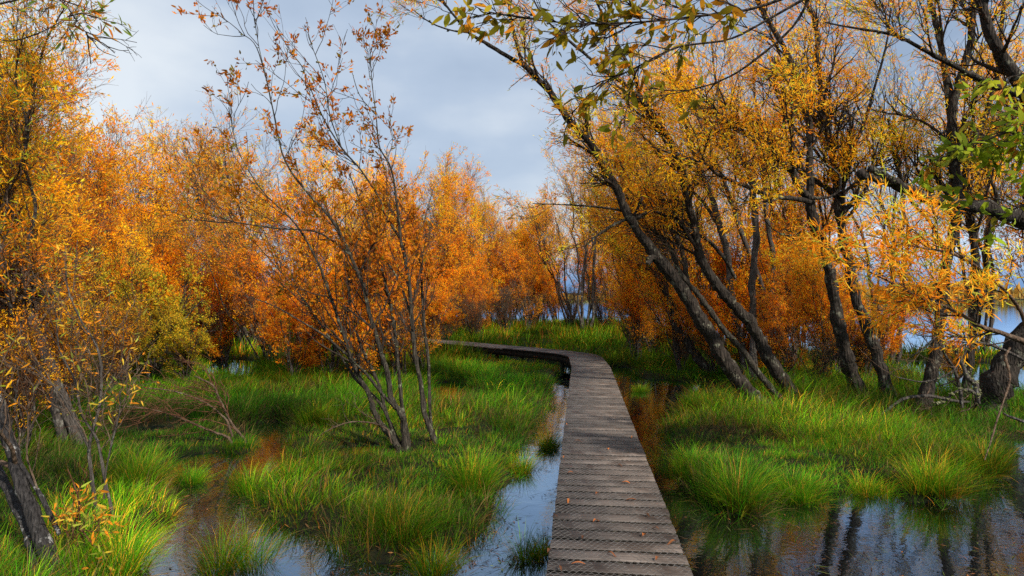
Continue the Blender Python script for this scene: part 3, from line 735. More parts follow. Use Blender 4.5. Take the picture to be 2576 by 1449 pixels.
A4 = Zs([(1565, 530, 3), (1500, 520, 2.4), (1420, 515, 1.8), (1340, 512, 1)], 10.2, 10.0)
A5 = Zs([(1646, 645, 8), (1634, 652, 8), (1630, 664, 7)], 10.25, 10.1)
A6 = Zs([(1179, 82, 2.4), (1130, 75, 2), (1080, 55, 1.6), (1035, 22, 1)], 9.4, 9.2)
traced('willow_tree', 'long dark willow trunk leaning far left over the boardwalk, thin crown against the sky', 'tree',
       [('trunk', A0), ('limb', A1), ('limb', A2), ('limb', A3), ('limb', A4), ('broken_stub', A5), ('limb', A6)], BARK_DARK,
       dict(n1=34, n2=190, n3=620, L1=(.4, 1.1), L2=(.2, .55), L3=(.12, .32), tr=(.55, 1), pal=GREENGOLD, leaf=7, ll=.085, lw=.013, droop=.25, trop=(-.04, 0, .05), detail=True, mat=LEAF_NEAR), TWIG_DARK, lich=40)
# B
B0 = Zs([(2012, 1025, 22), (1977, 970, 19), (1932, 900, 17), (1912, 855, 15), (1882, 805, 14), (1842, 765, 13), (1817, 735, 13), (1792, 700, 12), (1762, 645, 11), (1747, 575, 10), (1732, 510, 9.5), (1717, 440, 9), (1704, 400, 8), (1679, 340, 7.5), (1639, 290, 7), (1609, 245, 6.5)], 11.3, 10.3)
B1 = Zs([(1609, 245, 5.5), (1560, 205, 5), (1524, 180, 4.4), (1459, 125, 3.6), (1399, 75, 3), (1359, 30, 2), (1330, -30, 1.2)], 10.3, 9.6)
B2 = Zs([(1609, 245, 5.5), (1599, 200, 4.6), (1574, 150, 4), (1534, 75, 3.2), (1499, 0, 2.6), (1470, -60, 2)], 10.3, 10.6)
B3 = Zs([(1850, 700, 4), (1822, 650, 4.5), (1782, 605, 4.5), (1747, 585, 4.5), (1717, 570, 4.5), (1678, 545, 4), (1638, 532, 3.6), (1584, 556, 3)], 11.1, 10.2)
traced('willow_tree', 'second leaning dark willow, forked high up, just right of the longest trunk', 'tree',
       [('trunk', B0), ('limb', B1), ('limb', B2), ('limb', B3)], BARK_DARK,
       dict(n1=46, n2=300, n3=1200, L1=(.6, 1.6), tr=(.5, 1), pal=GOLD, leaf=8, ll=.085, lw=.014, droop=.25, trop=(-.06, 0, .07), detail=True), TWIG_DARK, lich=40)
C0 = Zs([(2000, 1035, 9), (1957, 995, 8.5), (1917, 950, 8), (1867, 880, 7.5), (1822, 830, 7), (1782, 775, 7), (1752, 735, 6.5), (1709, 685, 6), (1679, 615, 5), (1614, 550, 4), (1560, 470, 3), (1500, 390, 2)], 10.8, 10.9)
traced('willow_tree', 'slender grey stem curving between the two thick leaning trunks', 'tree', [('trunk', C0)], BARK_K,
       dict(n1=16, n2=90, n3=300, L1=(.5, 1.2), tr=(.6, 1), pal=ORANGE, leaf=8, ll=.085, lw=.014), TWIG, lich=30)
D0 = Zs([(1797, 950, 13), (1752, 895, 11), (1727, 855, 10), (1704, 825, 9), (1689, 765, 8), (1669, 725, 7), (1650, 670, 6), (1640, 600, 5), (1600, 520, 4), (1570, 430, 3), (1530, 350, 2)], 14.9, 15.6)
traced('willow_tree', 'thin brown trunk at the far left of the leaning group beyond the brown water', 'tree', [('trunk', D0)], BARK_DARK,
       dict(n1=26, n2=200, n3=900, L1=(.8, 2.0), L2=(.4, 1.), tr=(.45, 1), pal=ORANGE, leaf=9, ll=.10, lw=.018, trop=(-.08, 0, .06)), TWIG, lich=0)
GS = dict(n1=20, n2=130, n3=520, L1=(.5, 1.4), tr=(.5, 1), pal=GOLD, leaf=7, ll=.09, lw=.016, trop=(-.05, 0, .08))
traced('willow_tree', 'slender grey willow stem standing nearly upright just right of the second leaning trunk', 'tree', [('trunk', Zs([(1896, 960, 11), (1895, 850, 9), (1893, 700, 8.5), (1903, 600, 8), (1896, 500, 7.5), (1882, 425, 6.5), (1852, 360, 5.5), (1827, 310, 4.5), (1800, 200, 3), (1790, 100, 2)], 13.5, 13.8))], BARK_GREY, GS, TWIG)
traced('willow_tree', 'grey willow stem leaning left behind the second leaning trunk', 'tree', [('trunk', Zs([(1880, 950, 11), (1860, 840, 9), (1837, 724, 8.5), (1832, 650, 8), (1812, 575, 7.5), (1792, 500, 7), (1772, 450, 6), (1747, 390, 5), (1720, 300, 3.5), (1680, 180, 2)], 14.2, 14.6)), ('limb', Zs([(1812, 575, 5), (1770, 510, 4.4), (1735, 470, 3.6), (1690, 380, 2.4)], 14.5, 14.8))], BARK_GREY, GS, TWIG)
traced('willow_tree', 'thin straight grey stem midway between the leaning and upright trunks', 'tree', [('trunk', Zs([(1945, 930, 9), (1940, 830, 7.5), (1942, 724, 7), (1946, 650, 6), (1933, 575, 5.6), (1922, 475, 5), (1917, 400, 4.4), (1900, 250, 3), (1895, 120, 1.6)], 14.0, 14.4))], BARK_GREY, GS, TWIG)
traced('willow_tree', 'thin grey stem fanning left from behind the upright pair', 'tree', [('trunk', Zs([(1985, 930, 9), (1955, 820, 7.5), (1917, 724, 6.6), (1887, 640, 6), (1862, 575, 5.4), (1837, 500, 4.6), (1812, 430, 4), (1770, 330, 3), (1720, 220, 1.8)], 14.8, 15.2))], BARK_GREY, GS, TWIG)
traced('willow_tree', 'slim dark stem leaning left from the brown water toward the arch of the long trunk', 'tree', [('trunk', Zs([(1850, 940, 10), (1800, 870, 8.5), (1760, 800, 8), (1735, 740, 7), (1720, 650, 6), (1690, 560, 5), (1650, 480, 4), (1620, 400, 2.6)], 13.2, 13.8))], BARK_DARK, GS, TWIG)
# E, F twin trunks
E0 = Zs([(2185, 1025, 25), (2152, 965, 21), (2132, 905, 19), (2117, 850, 18), (2102, 775, 17), (2087, 690, 16), (2077, 625, 15), (2062, 590, 14.5), (2042, 540, 15), (2037, 495, 13)], 11.4, 10.8)
E1 = Zs([(2037, 500, 9), (2017, 480, 9), (1987, 425, 8), (1942, 385, 7), (1887, 345, 6), (1837, 310, 4.6), (1777, 255, 3.4), (1717, 220, 2.6), (1660, 180, 1.6)], 10.8, 9.4)
E2 = Zs([(2037, 508, 6), (2010, 502, 6), (1957, 495, 5.4), (1912, 485, 4.8), (1867, 465, 4.4), (1807, 440, 3.8), (1772, 410, 3.4), (1717, 395, 2.6), (1640, 370, 1.6)], 10.7, 9.6)
E3 = Zs([(2037, 500, 12), (2038, 400, 11), (2037, 325, 11), (2027, 275, 11), (2007, 200, 10), (1982, 140, 9), (1952, 85, 8), (1917, 25, 7), (1890, -40, 5)], 10.8, 11.4)
E4 = Zs([(2040, 500, 4), (2087, 495, 3.4), (2112, 475, 3), (2107, 435, 2.6), (2050, 400, 2), (1985, 372, 1.4), (1960, 335, 1)], 10.7, 10.4)
E5 = Zs([(2032, 555, 2), (2012, 585, 2), (1977, 592, 1.6), (1942, 575, 1.3), (1922, 550, .9)], 10.8, 10.4)
E3 = slim(E3, .78); E0 = slim(E0, .88); 
traced('willow_tree', 'thick dark trunk of the upright pair with limbs spreading from a mid-height knot', 'tree',
       [('trunk', E0), ('limb', E1), ('limb', E2), ('limb', E3), ('dead_branch', E4), ('dead_branch', E5)], BARK_DARK,
       dict(use=[1, 2, 3], n1=52, n2=380, n3=1700, L1=(.6, 1.7), tr=(.15, 1), pal=GOLD, leaf=8.5, ll=.085, lw=.015, droop=.2, trop=(-.03, 0, .08), detail=True), TWIG_DARK, lich=70)
F0 = Zs([(2247, 1030, 22), (2222, 945, 18), (2197, 865, 16), (2172, 805, 15), (2152, 750, 15), (2137, 670, 14), (2122, 600, 13), (2112, 525, 13), (2102, 450, 12), (2092, 375, 11), (2077, 310, 9.5), (2067, 235, 8), (2059, 150, 7), (2052, 65, 6), (2027, 0, 5), (2000, -80, 4)], 11.0, 11.8)
F1 = Zs([(2105, 480, 6), (2130, 400, 5), (2170, 320, 4), (2200, 220, 3), (2230, 110, 2.4), (2240, 20, 1.5)], 11.3, 12.2)
F0 = slim(F0, .84)
traced('willow_tree', 'right trunk of the upright pair, rising straight through the top of the picture', 'tree',
       [('trunk', F0), ('limb', F1)], BARK_DARK,
       dict(n1=46, n2=360, n3=1600, L1=(.7, 1.9), tr=(.4, 1), pal=GOLD, leaf=8.5, ll=.09, lw=.016, droop=.2, detail=True), TWIG_DARK, lich=40)
G0 = Zs([(2310, 1050, 27), (2332, 975, 20), (2352, 905, 18), (2362, 825, 17), (2372, 750, 16), (2382, 650, 16), (2402, 575, 16), (2412, 500, 15), (2402, 425, 14), (2392, 325, 13), (2407, 225, 12), (2437, 125, 11), (2447, 50, 10), (2455, -40, 9)], 10.4, 10.8)
G1 = Zs([(2396, 320, 9), (2382, 200, 8), (2362, 85, 7), (2342, 15, 6), (2330, -50, 5)], 10.7, 11.3)
G2 = Zs([(2380, 640, 5), (2340, 560, 4), (2290, 500, 3.4), (2250, 400, 3), (2235, 300, 2)], 10.6, 11.6)
G0 = slim(G0, .78)
traced('willow_tree', 'gnarled upright trunk standing before the lake, crusted with lichen', 'tree',
       [('trunk', G0), ('limb', G1), ('limb', G2)], BARK_DARK,
       dict(n1=44, n2=300, n3=1150, L1=(.6, 1.8), tr=(.4, 1), pal=GREENGOLD, leaf=7.5, ll=.09, lw=.016, droop=.2, detail=True), TWIG_DARK, lich=160)
H0 = Zs([(2405, 1045, 20), (2427, 975, 13), (2437, 925, 12), (2447, 825, 12), (2462, 750, 12), (2452, 650, 11), (2447, 575, 11), (2427, 475, 10), (2440, 380, 9), (2480, 290, 8), (2510, 180, 7), (2520, 60, 6), (2530, -40, 5)], 10.9, 11.5)
H1 = Zs([(2480, 700, 6), (2490, 580, 5.5), (2510, 500, 5), (2480, 420, 4.4), (2470, 330, 4), (2500, 240, 3)], 11.2, 11.8)
H1 = [H0[4][:2] + (11.2, 6)] + H1
H0 = slim(H0, .8)
traced('willow_tree', 'thinner dark trunk between the lichened one and the huge trunk at the right edge', 'tree',
       [('trunk', H0), ('limb', H1)], BARK_DARK,
       dict(n1=34, n2=230, n3=900, L1=(.6, 1.6), tr=(.4, 1), pal=GOLD, leaf=7.5, ll=.09, lw=.016, droop=.2, detail=True), TWIG_DARK, lich=60)
I0 = Zs([(2486, 1055, 44), (2507, 975, 39), (2537, 915, 36), (2580, 850, 34), (2640, 760, 32), (2690, 640, 30), (2690, 500, 26), (2650, 380, 22), (2567, 210, 17), (2497, 100, 15), (2460, -20, 12)], 10.2, 9.6)
I1 = Zs([(2690, 590, 20), (2620, 565, 19), (2576, 552, 18), (2517, 535, 17), (2467, 520, 15.5), (2417, 515, 14.5), (2357, 505, 14), (2292, 480, 13), (2242, 460, 12), (2200, 447, 12), (2168, 438, 12)], 9.9, 8.2)
I2 = Zs([(2262, 462, 9), (2230, 446, 9), (2205, 430, 9), (2190, 425, 8.5)], 8.5, 8.2)
I3 = Zs([(2640, 330, 11), (2600, 260, 9), (2557, 235, 8), (2477, 205, 7), (2417, 175, 6), (2342, 135, 5), (2267, 95, 4), (2212, 80, 3.4), (2147, 70, 2.6), (2077, 57, 2)], 9.7, 7.6)
I0 = slim(I0, .86)
traced('willow_tree', 'massive dark trunk at the right edge with a thick sawn-off limb reaching left', 'tree',
       [('trunk', I0), ('sawn_limb', I1), ('sawn_limb', I2), ('limb', I3)], BARK_DARK,
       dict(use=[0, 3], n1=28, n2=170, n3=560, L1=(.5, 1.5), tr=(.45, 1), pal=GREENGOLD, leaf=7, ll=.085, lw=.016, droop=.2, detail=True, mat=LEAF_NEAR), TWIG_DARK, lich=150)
# arching leafy bough in front of the lake, held by a slim willow off the right edge
J0 = Zs([(2700, 1120, 9), (2660, 980, 8), (2600, 880, 7), (2540, 845, 6), (2467, 820, 5), (2387, 775, 4), (2317, 750, 3), (2250, 715, 2.4), (2160, 670, 1.5)], 7.6, 6.2)
J1 = Zs([(2600, 880, 5), (2560, 770, 4.4), (2480, 690, 4), (2400, 640, 3.4), (2300, 620, 2.4), (2180, 590, 1.5)], 7.3, 6.4)
J2 = Zs([(2540, 875, 3), (2530, 900, 3), (2540, 955, 2.8), (2515, 1035, 2.4), (2497, 1095, 2), (2477, 1157, 1.4)], 7.1, 6.5)
traced('willow_tree', 'slim arching willow at the right edge whose orange-leaved bough hangs before the lake', 'tree',
       [('stem', J0), ('limb', J1), ('dead_branch', J2)], TWIG,
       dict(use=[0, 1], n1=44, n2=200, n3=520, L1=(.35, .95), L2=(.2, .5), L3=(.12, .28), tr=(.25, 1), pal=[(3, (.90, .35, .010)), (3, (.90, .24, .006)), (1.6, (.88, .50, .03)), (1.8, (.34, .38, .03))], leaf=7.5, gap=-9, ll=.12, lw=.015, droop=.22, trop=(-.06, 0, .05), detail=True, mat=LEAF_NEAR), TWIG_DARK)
# lichen-crusted dead branch and pale dead branch by the lake
traced('dead_branch', 'tangle of bare grey branches spreading before the lake between the lichened trunks', 'branch',
       [('stem', Zs([(2576, 905, 4), (2500, 870, 4), (2440, 860, 3.6), (2380, 830, 3), (2330, 870, 2.4), (2290, 900, 1.6)], 9.0, 9.6)), ('stem', Zs([(2420, 1000, 4), (2400, 930, 3.6), (2370, 880, 3), (2340, 800, 2.4), (2300, 760, 1.6)], 9.6, 9.4)), ('stem', Zs([(2440, 862, 2.6), (2400, 930, 2.4), (2330, 960, 2), (2260, 950, 1.2)], 9.2, 9.4))], BARK_GREY,
       dict(n1=34, n2=90, n3=140, L1=(.3, .9), L2=(.2, .5), L3=(.1, .3), tr=(.05, 1), pal=GOLD, leaf=0), TWIG, lich=30)
traced('dead_branch', 'dead branch thickly crusted with pale yellow lichen in front of the lake', 'branch',
       [('stem', Zs([(2395, 870, 3), (2420, 915, 5), (2435, 950, 6), (2455, 970, 6), (2462, 1015, 5)], 9.4, 9.2)), ('twig', Zs([(2462, 1000, 3), (2440, 982, 4), (2405, 985, 3), (2370, 1012, 2), (2340, 1010, 1)], 9.2, 9.4))], BARK_GREY,
       dict(n1=8, n2=14, n3=20, L1=(.2, .5), L2=(.1, .3), L3=(.08, .15), pal=GOLD, leaf=0), TWIG, lich=60, lich_size=(.02, .045))
traced('dead_branch', 'bare silvery branch lying low across the grass below the lichened trunks', 'branch',
       [('stem', Zs([(2212, 1045, 2.4), (2247, 1020, 3.4), (2282, 1000, 4), (2342, 997, 4), (2400, 1008, 3.5), (2440, 1012, 3)], 9.6, 10.2))], BARK_GREY,
       dict(n1=6, n2=10, n3=16, L1=(.2, .5), L2=(.1, .3), L3=(.08, .15), pal=GOLD, leaf=0), TWIG)
traced('dead_branch', 'short bleached branch poking in from the right edge over the grass', 'branch',
       [('stem', Zs([(2640, 1075, 5), (2576, 1060, 4), (2540, 1048, 3), (2525, 1040, 2)], 8.6, 8.8))], BARK_GREY)

# K: the open multi-stemmed tree in the middle left
K1 = Zs([(1021, 1128, 12), (1016, 1064, 10), (1004, 1034, 9), (984, 1004, 8.5), (976, 944, 7.5), (964, 904, 7), (946, 844, 6.5), (929, 789, 6), (914, 724, 5.6), (880, 640, 4.6), (840, 560, 4), (770, 480, 3.2), (715, 400, 2.6), (690, 290, 2.2), (665, 180, 1.7), (640, 110, 1.3), (600, 80, .9)], 7.95, 7.6)
K2 = Zs([(1007, 1142, 11), (989, 1104, 10), (959, 1069, 9), (941, 1034, 8), (929, 994, 7.4), (899, 939, 6.6), (884, 904, 6), (869, 854, 5.4), (850, 800, 5), (830, 740, 4.4), (795, 650, 3.6), (740, 560, 2.8), (660, 480, 2), (600, 380, 1.4), (575, 270, 1)], 7.9, 7.4)
K3 = Zs([(1002, 1034, 5), (964, 994, 5), (924, 944, 4.6), (889, 909, 4.2), (858, 880, 4), (810, 840, 3.4), (760, 810, 2.8), (690, 770, 2), (620, 745, 1.3)], 7.9, 7.0)
K4 = Zs([(1101, 1142, 10), (1089, 1094, 9), (1069, 1044, 8.4), (1059, 964, 7.6), (1044, 889, 7), (1036, 799, 6.4), (1031, 724, 6), (1019, 650, 5.4), (1009, 605, 4.8), (1000, 525, 3.4), (984, 425, 2.8), (955, 370, 2.2), (946, 290, 1.7), (935, 200, 1.3), (930, 110, .9)], 8.0, 8.2)
K5 = Zs([(1009, 605, 4), (969, 540, 3.6), (949, 490, 3.2), (909, 430, 2.8), (858, 370, 2.4), (815, 300, 1.9), (780, 220, 1.5), (755, 160, 1.2), (725, 130, .9)], 8.15, 7.9)
K6 = Zs([(858, 370, 1.6), (830, 290, 1.4), (815, 200, 1.1), (775, 90, .8)], 8.0, 8.1)
K7 = Zs([(880, 640, 2.6), (800, 585, 2.3), (700, 575, 2), (600, 560, 1.5), (520, 540, 1)], 7.7, 7.0)
K8 = Zs([(665, 180, 1), (650, 110, .9), (636, 20, .6)], 7.6, 7.6)
K9 = Zs([(946, 290, 1.1), (905, 240, 1), (885, 180, .7)], 8.2, 8.1)
K10 = Zs([(1036, 799, 3), (1000, 700, 2.6), (955, 640, 2.2), (900, 600, 1.8), (850, 590, 1.2)], 8.1, 8.4)
K1 = slim(K1, .85); K2 = slim(K2, .8); K4 = slim(K4, .8); K5 = slim(K5, .85); K3 = slim(K3, .75)
K11 = Zs([(1030, 1125, 6), (1010, 1010, 5), (1000, 900, 4.4), (985, 780, 4), (960, 680, 3.4), (925, 560, 2.4), (880, 440, 1.4)], 8.05, 8.5)
K12 = Zs([(1012, 1130, 5), (975, 1050, 4.4), (950, 960, 4), (905, 860, 3.4), (880, 760, 3), (870, 640, 2.2), (820, 520, 1.3)], 8.0, 8.4)
K13 = Zs([(1090, 1138, 5), (1082, 1040, 4.4), (1078, 920, 4), (1065, 800, 3.4), (1060, 690, 2.6), (1045, 560, 1.6)], 8.1, 8.5)
K14 = Zs([(1000, 1120, 4.4), (960, 1020, 4), (900, 960, 3.4), (860, 900, 3), (790, 790, 2.4), (720, 700, 1.6), (650, 620, 1)], 7.9, 7.6)
traced('willow_tree', 'open many-stemmed young willow in the sedge, sparse rust leaves on tall bare wands', 'tree',
       [('stem', K1), ('stem', K2), ('limb', K3), ('stem', K4), ('limb', K5), ('limb', K6), ('limb', K7), ('limb', K8), ('limb', K9), ('limb', K10), ('stem', K11), ('stem', K12), ('stem', K13), ('stem', K14)], BARK_K,
       dict(use=[0, 1, 3, 4, 5, 6, 7, 8, 9, 10, 11, 12, 13], gap=-9, n1=190, n2=600, n3=900, L1=(.4, 1.25), L2=(.15, .45), L3=(.07, .2), tr=(.3, 1), pal=RUSTLEAF, leaf=6.0, ll=.064, lw=.028, droop=-.1, clump=2, trop=(-.02, 0, .10), detail=True, mat=LEAF_BROAD), TWIG_DARK, lich=150, lich_size=(.008, .02))
traced('dead_branch', 'thin bare branch arching left from the foot of the forked grey stems', 'branch',
       [('stem', Zs([(985, 1085, 2), (940, 1065, 2), (880, 1062, 1.8), (820, 1085, 1.2), (790, 1110, .8)], 7.8, 7.2))], TWIG,
       dict(n1=6, n2=14, n3=20, L1=(.15, .5), L2=(.1, .3), L3=(.08, .15), tr=(.1, 1), pal=GOLD, leaf=0), TWIG)
# fallen bare branch with red twigs
traced('fallen_branch', 'fallen bare branch with fine reddish twigs bowed over the grass by the pond', 'branch',
       [('stem', Zs([(625, 1114, 3.4), (585, 1069, 3.2), (565, 1030, 2.8), (550, 1000, 2.6), (535, 969, 2.3), (490, 946, 1.6)], 8.3, 8.0)),
        ('stem', Zs([(590, 1105, 3), (520, 1080, 2.8), (450, 1050, 2.2), (380, 1030, 1.6), (300, 1020, 1)], 8.2, 7.8)),
        ('stem', Zs([(585, 1069, 2.4), (520, 1015, 2.2), (440, 985, 1.7), (360, 975, 1.1)], 8.2, 8.2))], TWIG,
       dict(n1=34, n2=120, n3=240, L1=(.4, 1.1), L2=(.2, .6), L3=(.1, .3), tr=(.1, 1), trop=(-.16, 0, -.05), pal=GOLD, leaf=0), TWIG_RED)

# left edge
L0 = Zs([(203, 1125, 17), (175, 1049, 15), (150, 989, 14), (130, 924, 13), (100, 854, 12), (70, 784, 11), (50, 724, 10), (30, 600, 9), (20, 480, 8), (8, 350, 7), (0, 200, 6), (-10, 60, 5), (-20, -60, 4)], 8.3, 8.0)
L1 = Zs([(165, 1110, 12), (125, 989, 10), (80, 904, 9.5), (50, 824, 9), (25, 749, 8), (0, 640, 7), (-30, 500, 6), (-50, 350, 5), (-60, 150, 4)], 8.3, 7.2)
L2 = Zs([(70, 784, 6), (85, 700, 5.5), (70, 620, 5), (90, 520, 4), (60, 400, 3.4), (80, 260, 2.8), (110, 120, 2.2), (150, 40, 1.6), (190, -20, 1)], 8.1, 7.0)
L3 = Zs([(50, 724, 5), (20, 560, 5), (15, 500, 4.4), (50, 420, 3.6), (70, 330, 3), (40, 200, 2.2), (60, 80, 1.6)], 8.1, 6.8)
traced('willow_tree', 'tall willow at the left edge with pale leaning trunks and a green and orange crown', 'tree',
       [('trunk', L0), ('trunk', L1), ('limb', L2), ('limb', L3)], BARK_GREY,
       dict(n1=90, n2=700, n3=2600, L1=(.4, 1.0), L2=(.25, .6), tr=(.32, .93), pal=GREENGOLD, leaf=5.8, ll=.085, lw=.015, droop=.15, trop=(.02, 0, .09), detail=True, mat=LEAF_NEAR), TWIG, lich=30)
M0 = Zs([(160, 1500, 21), (145, 1449, 20), (100, 1344, 18.5), (60, 1224, 17), (30, 1139, 15), (0, 1024, 13), (-40, 900, 11), (-80, 760, 9)], 4.3, 4.7)
M1 = Zs([(90, 1400, 12), (70, 1340, 12), (30, 1250, 11), (0, 1190, 10), (-50, 1100, 9), (-120, 950, 7)], 4.4, 4.9)
M2 = Zs([(150, 1345, 6), (110, 1260, 6), (60, 1180, 5), (30, 1130, 4)], 4.45, 4.5)
traced('birch_tree', 'near dark trunk blotched with white at the bottom left corner', 'tree', [('trunk', M0), ('trunk', M1), ('limb', M2)], BARK_BIRCH,
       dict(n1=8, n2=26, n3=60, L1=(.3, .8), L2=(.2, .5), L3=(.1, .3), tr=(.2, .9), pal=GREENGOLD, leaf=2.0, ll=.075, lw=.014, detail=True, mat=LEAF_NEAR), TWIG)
N0 = Zs([(250, 1345, 5), (235, 1224, 4.4), (225, 1124, 4), (250, 1024, 3.5), (255, 949, 3.2), (245, 874, 2.8), (200, 800, 2.2), (170, 720, 1.6), (165, 620, 1)], 5.4, 5.6)
N1 = Zs([(300, 1352, 4.4), (265, 1214, 3.8), (245, 1110, 3.2), (205, 1040, 2.8), (190, 960, 2.4), (150, 880, 1.8), (140, 780, 1.2)], 5.3, 5.7)
N2 = Zs([(262, 1210, 2), (280, 1120, 2), (300, 1040, 1.8), (302, 985, 1.2)], 5.35, 5.3)
N3 = Zs([(225, 1130, 2.4), (190, 1060, 2.2), (150, 990, 2), (90, 930, 1.4), (40, 900, 1)], 5.4, 5.2)
traced('willow_sapling', 'spindly grey willow stems with a few yellow leaves in front of the left trunks', 'sapling', [('stem', N0), ('stem', N1), ('stem', N2), ('limb', N3)], BARK_GREY,
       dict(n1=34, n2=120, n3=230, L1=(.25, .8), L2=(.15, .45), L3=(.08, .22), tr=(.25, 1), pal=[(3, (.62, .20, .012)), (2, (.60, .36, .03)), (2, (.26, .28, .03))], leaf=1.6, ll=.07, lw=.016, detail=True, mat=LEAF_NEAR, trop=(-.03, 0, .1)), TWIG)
O0 = Zs([(180, 1400, 3), (185, 1330, 2.8), (200, 1270, 2.4), (185, 1215, 1.6), (170, 1180, 1)], 4.6, 4.5)
O1 = Zs([(200, 1420, 3), (215, 1380, 2.4), (200, 1330, 2), (240, 1375, 1.4), (262, 1370, 1)], 4.6, 4.4)
traced('willow_sapling', 'small leafy shoot with yellow and orange willow leaves beside the blotched trunk', 'sapling', [('stem', O0), ('stem', O1)], TWIG_RED,
       dict(n1=12, n2=24, n3=40, L1=(.12, .35), L2=(.08, .2), L3=(.05, .12), tr=(.1, 1), pal=[(3, (.66, .22, .012)), (2, (.60, .38, .03)), (2, (.30, .32, .03))], leaf=3.2, ll=.075, lw=.018, detail=True, mat=LEAF_NEAR), TWIG_RED)

# near sprays of broad leaves from sallow trees standing just beside the path
S0 = Zs([(3300, 2200, 60), (3200, 1300, 50), (3100, 500, 42), (2900, 0, 30), (2500, -160, 18), (2200, -120, 12), (2050, -40, 8), (1900, 20, 6), (1760, 40, 4.5), (1620, 55, 3.4), (1480, 60, 2.4), (1350, 50, 1.8), (1230, 30, 1.2)], 3.5, 4.1)
S1 = Zs([(2200, -120, 5), (2050, -20, 3.6), (1930, 50, 3), (1830, 100, 2.6), (1700, 120, 2.2), (1580, 180, 2), (1500, 210, 1.2)], 3.9, 4.2)
S2 = Zs([(2050, -40, 4), (2000, 60, 3.2), (1900, 150, 2.8), (1820, 200, 2.2), (1720, 230, 1.6), (1600, 250, 1)], 3.95, 4.4)
def spray(name, label, stems, pal, n1, n2, n3, **kw):
    d = dict(n1=n1, n2=n2, n3=n3, L1=(.22, .6), L2=(.10, .32), L3=(.05, .15), tr=(.35, 1), pal=pal, leaf=2.7, ll=.098, lw=.042, droop=.05, clump=3, trop=(-.02, 0, -.01), detail=True, mat=LEAF_BROAD); d.update(kw)
    traced(name, label, 'tree', stems, TWIG_DARK, d, TWIG_DARK)
# its trunk stands on the bank right of the frame and bends over the path
S0 = [(3750, 1700, 3.7, 40), (3700, 1000, 3.7, 36), (3500, 400, 3.7, 32), (3100, 0, 3.8, 26), (2750, -170, 3.9, 18), (2450, -200, 4.0, 13), (2200, -130, 4.0, 10), (2050, -40, 4.0, 5), (1900, 20, 4.05, 3.5), (1760, 40, 4.1, 2.8), (1620, 55, 4.1, 2.3), (1480, 60, 4.1, 2.4), (1350, 50, 4.1, 1.8), (1230, 30, 4.1, 1.1)]
spray('sallow_tree', 'overhanging sallow whose broad olive and brown leaves fill the top, right of centre', [('trunk', S0), ('limb', S1), ('limb', S2)], OVAL, 44, 110, 190, tr=(.56, 1))
T0 = [(3350, 1500, 4.3, 30), (3250, 900, 4.3, 26), (3000, 500, 4.3, 20), (2800, 350, 4.3, 14), (2650, 320, 4.3, 7), (2580, 320, 4.3, 4), (2510, 340, 4.3, 2.4), (2440, 365, 4.3, 1.2)]
T1 = [(2800, 350, 4.3, 7), (2700, 250, 4.3, 5), (2610, 190, 4.3, 4), (2560, 190, 4.3, 2), (2520, 200, 4.3, 1)]
T2 = [(2720, 340, 4.3, 6), (2660, 440, 4.4, 4), (2610, 500, 4.4, 3), (2560, 520, 4.4, 2), (2520, 500, 4.4, 1)]
spray('sallow_tree', 'sallow off the right edge with broad bright green leaves hanging into view', [('trunk', T0), ('limb', T1), ('limb', T2)], OVALG, 24, 62, 100, tr=(.5, .97), leaf=3.2, L1=(.15, .42), trop=(.02, 0, -.04))
U0 = [(-420, 1400, 3.9, 22), (-380, 700, 3.9, 18), (-260, 200, 3.9, 10), (-120, 40, 3.9, 5), (0, 10, 3.9, 2.6), (90, -10, 3.9, 1.8), (150, 0, 3.9, 1.4), (200, 60, 3.9, 1), (225, 95, 3.9, .7)]
U1 = [(-120, 40, 3.9, 3), (0, 100, 3.9, 1.8), (80, 90, 3.9, 1.4), (160, 50, 3.9, 1), (190, 20, 3.9, .7)]
spray('willow_tree', 'slender willow off the left edge dangling a few leaves at the top left', [('trunk', U0), ('limb', U1)], [(2, (.24, .30, .03)), (2, (.56, .18, .012)), (1, (.14, .2, .02))], 12, 20, 30, tr=(.6, 1), L1=(.10, .28), leaf=3.0, ll=.07, lw=.018, droop=.2)

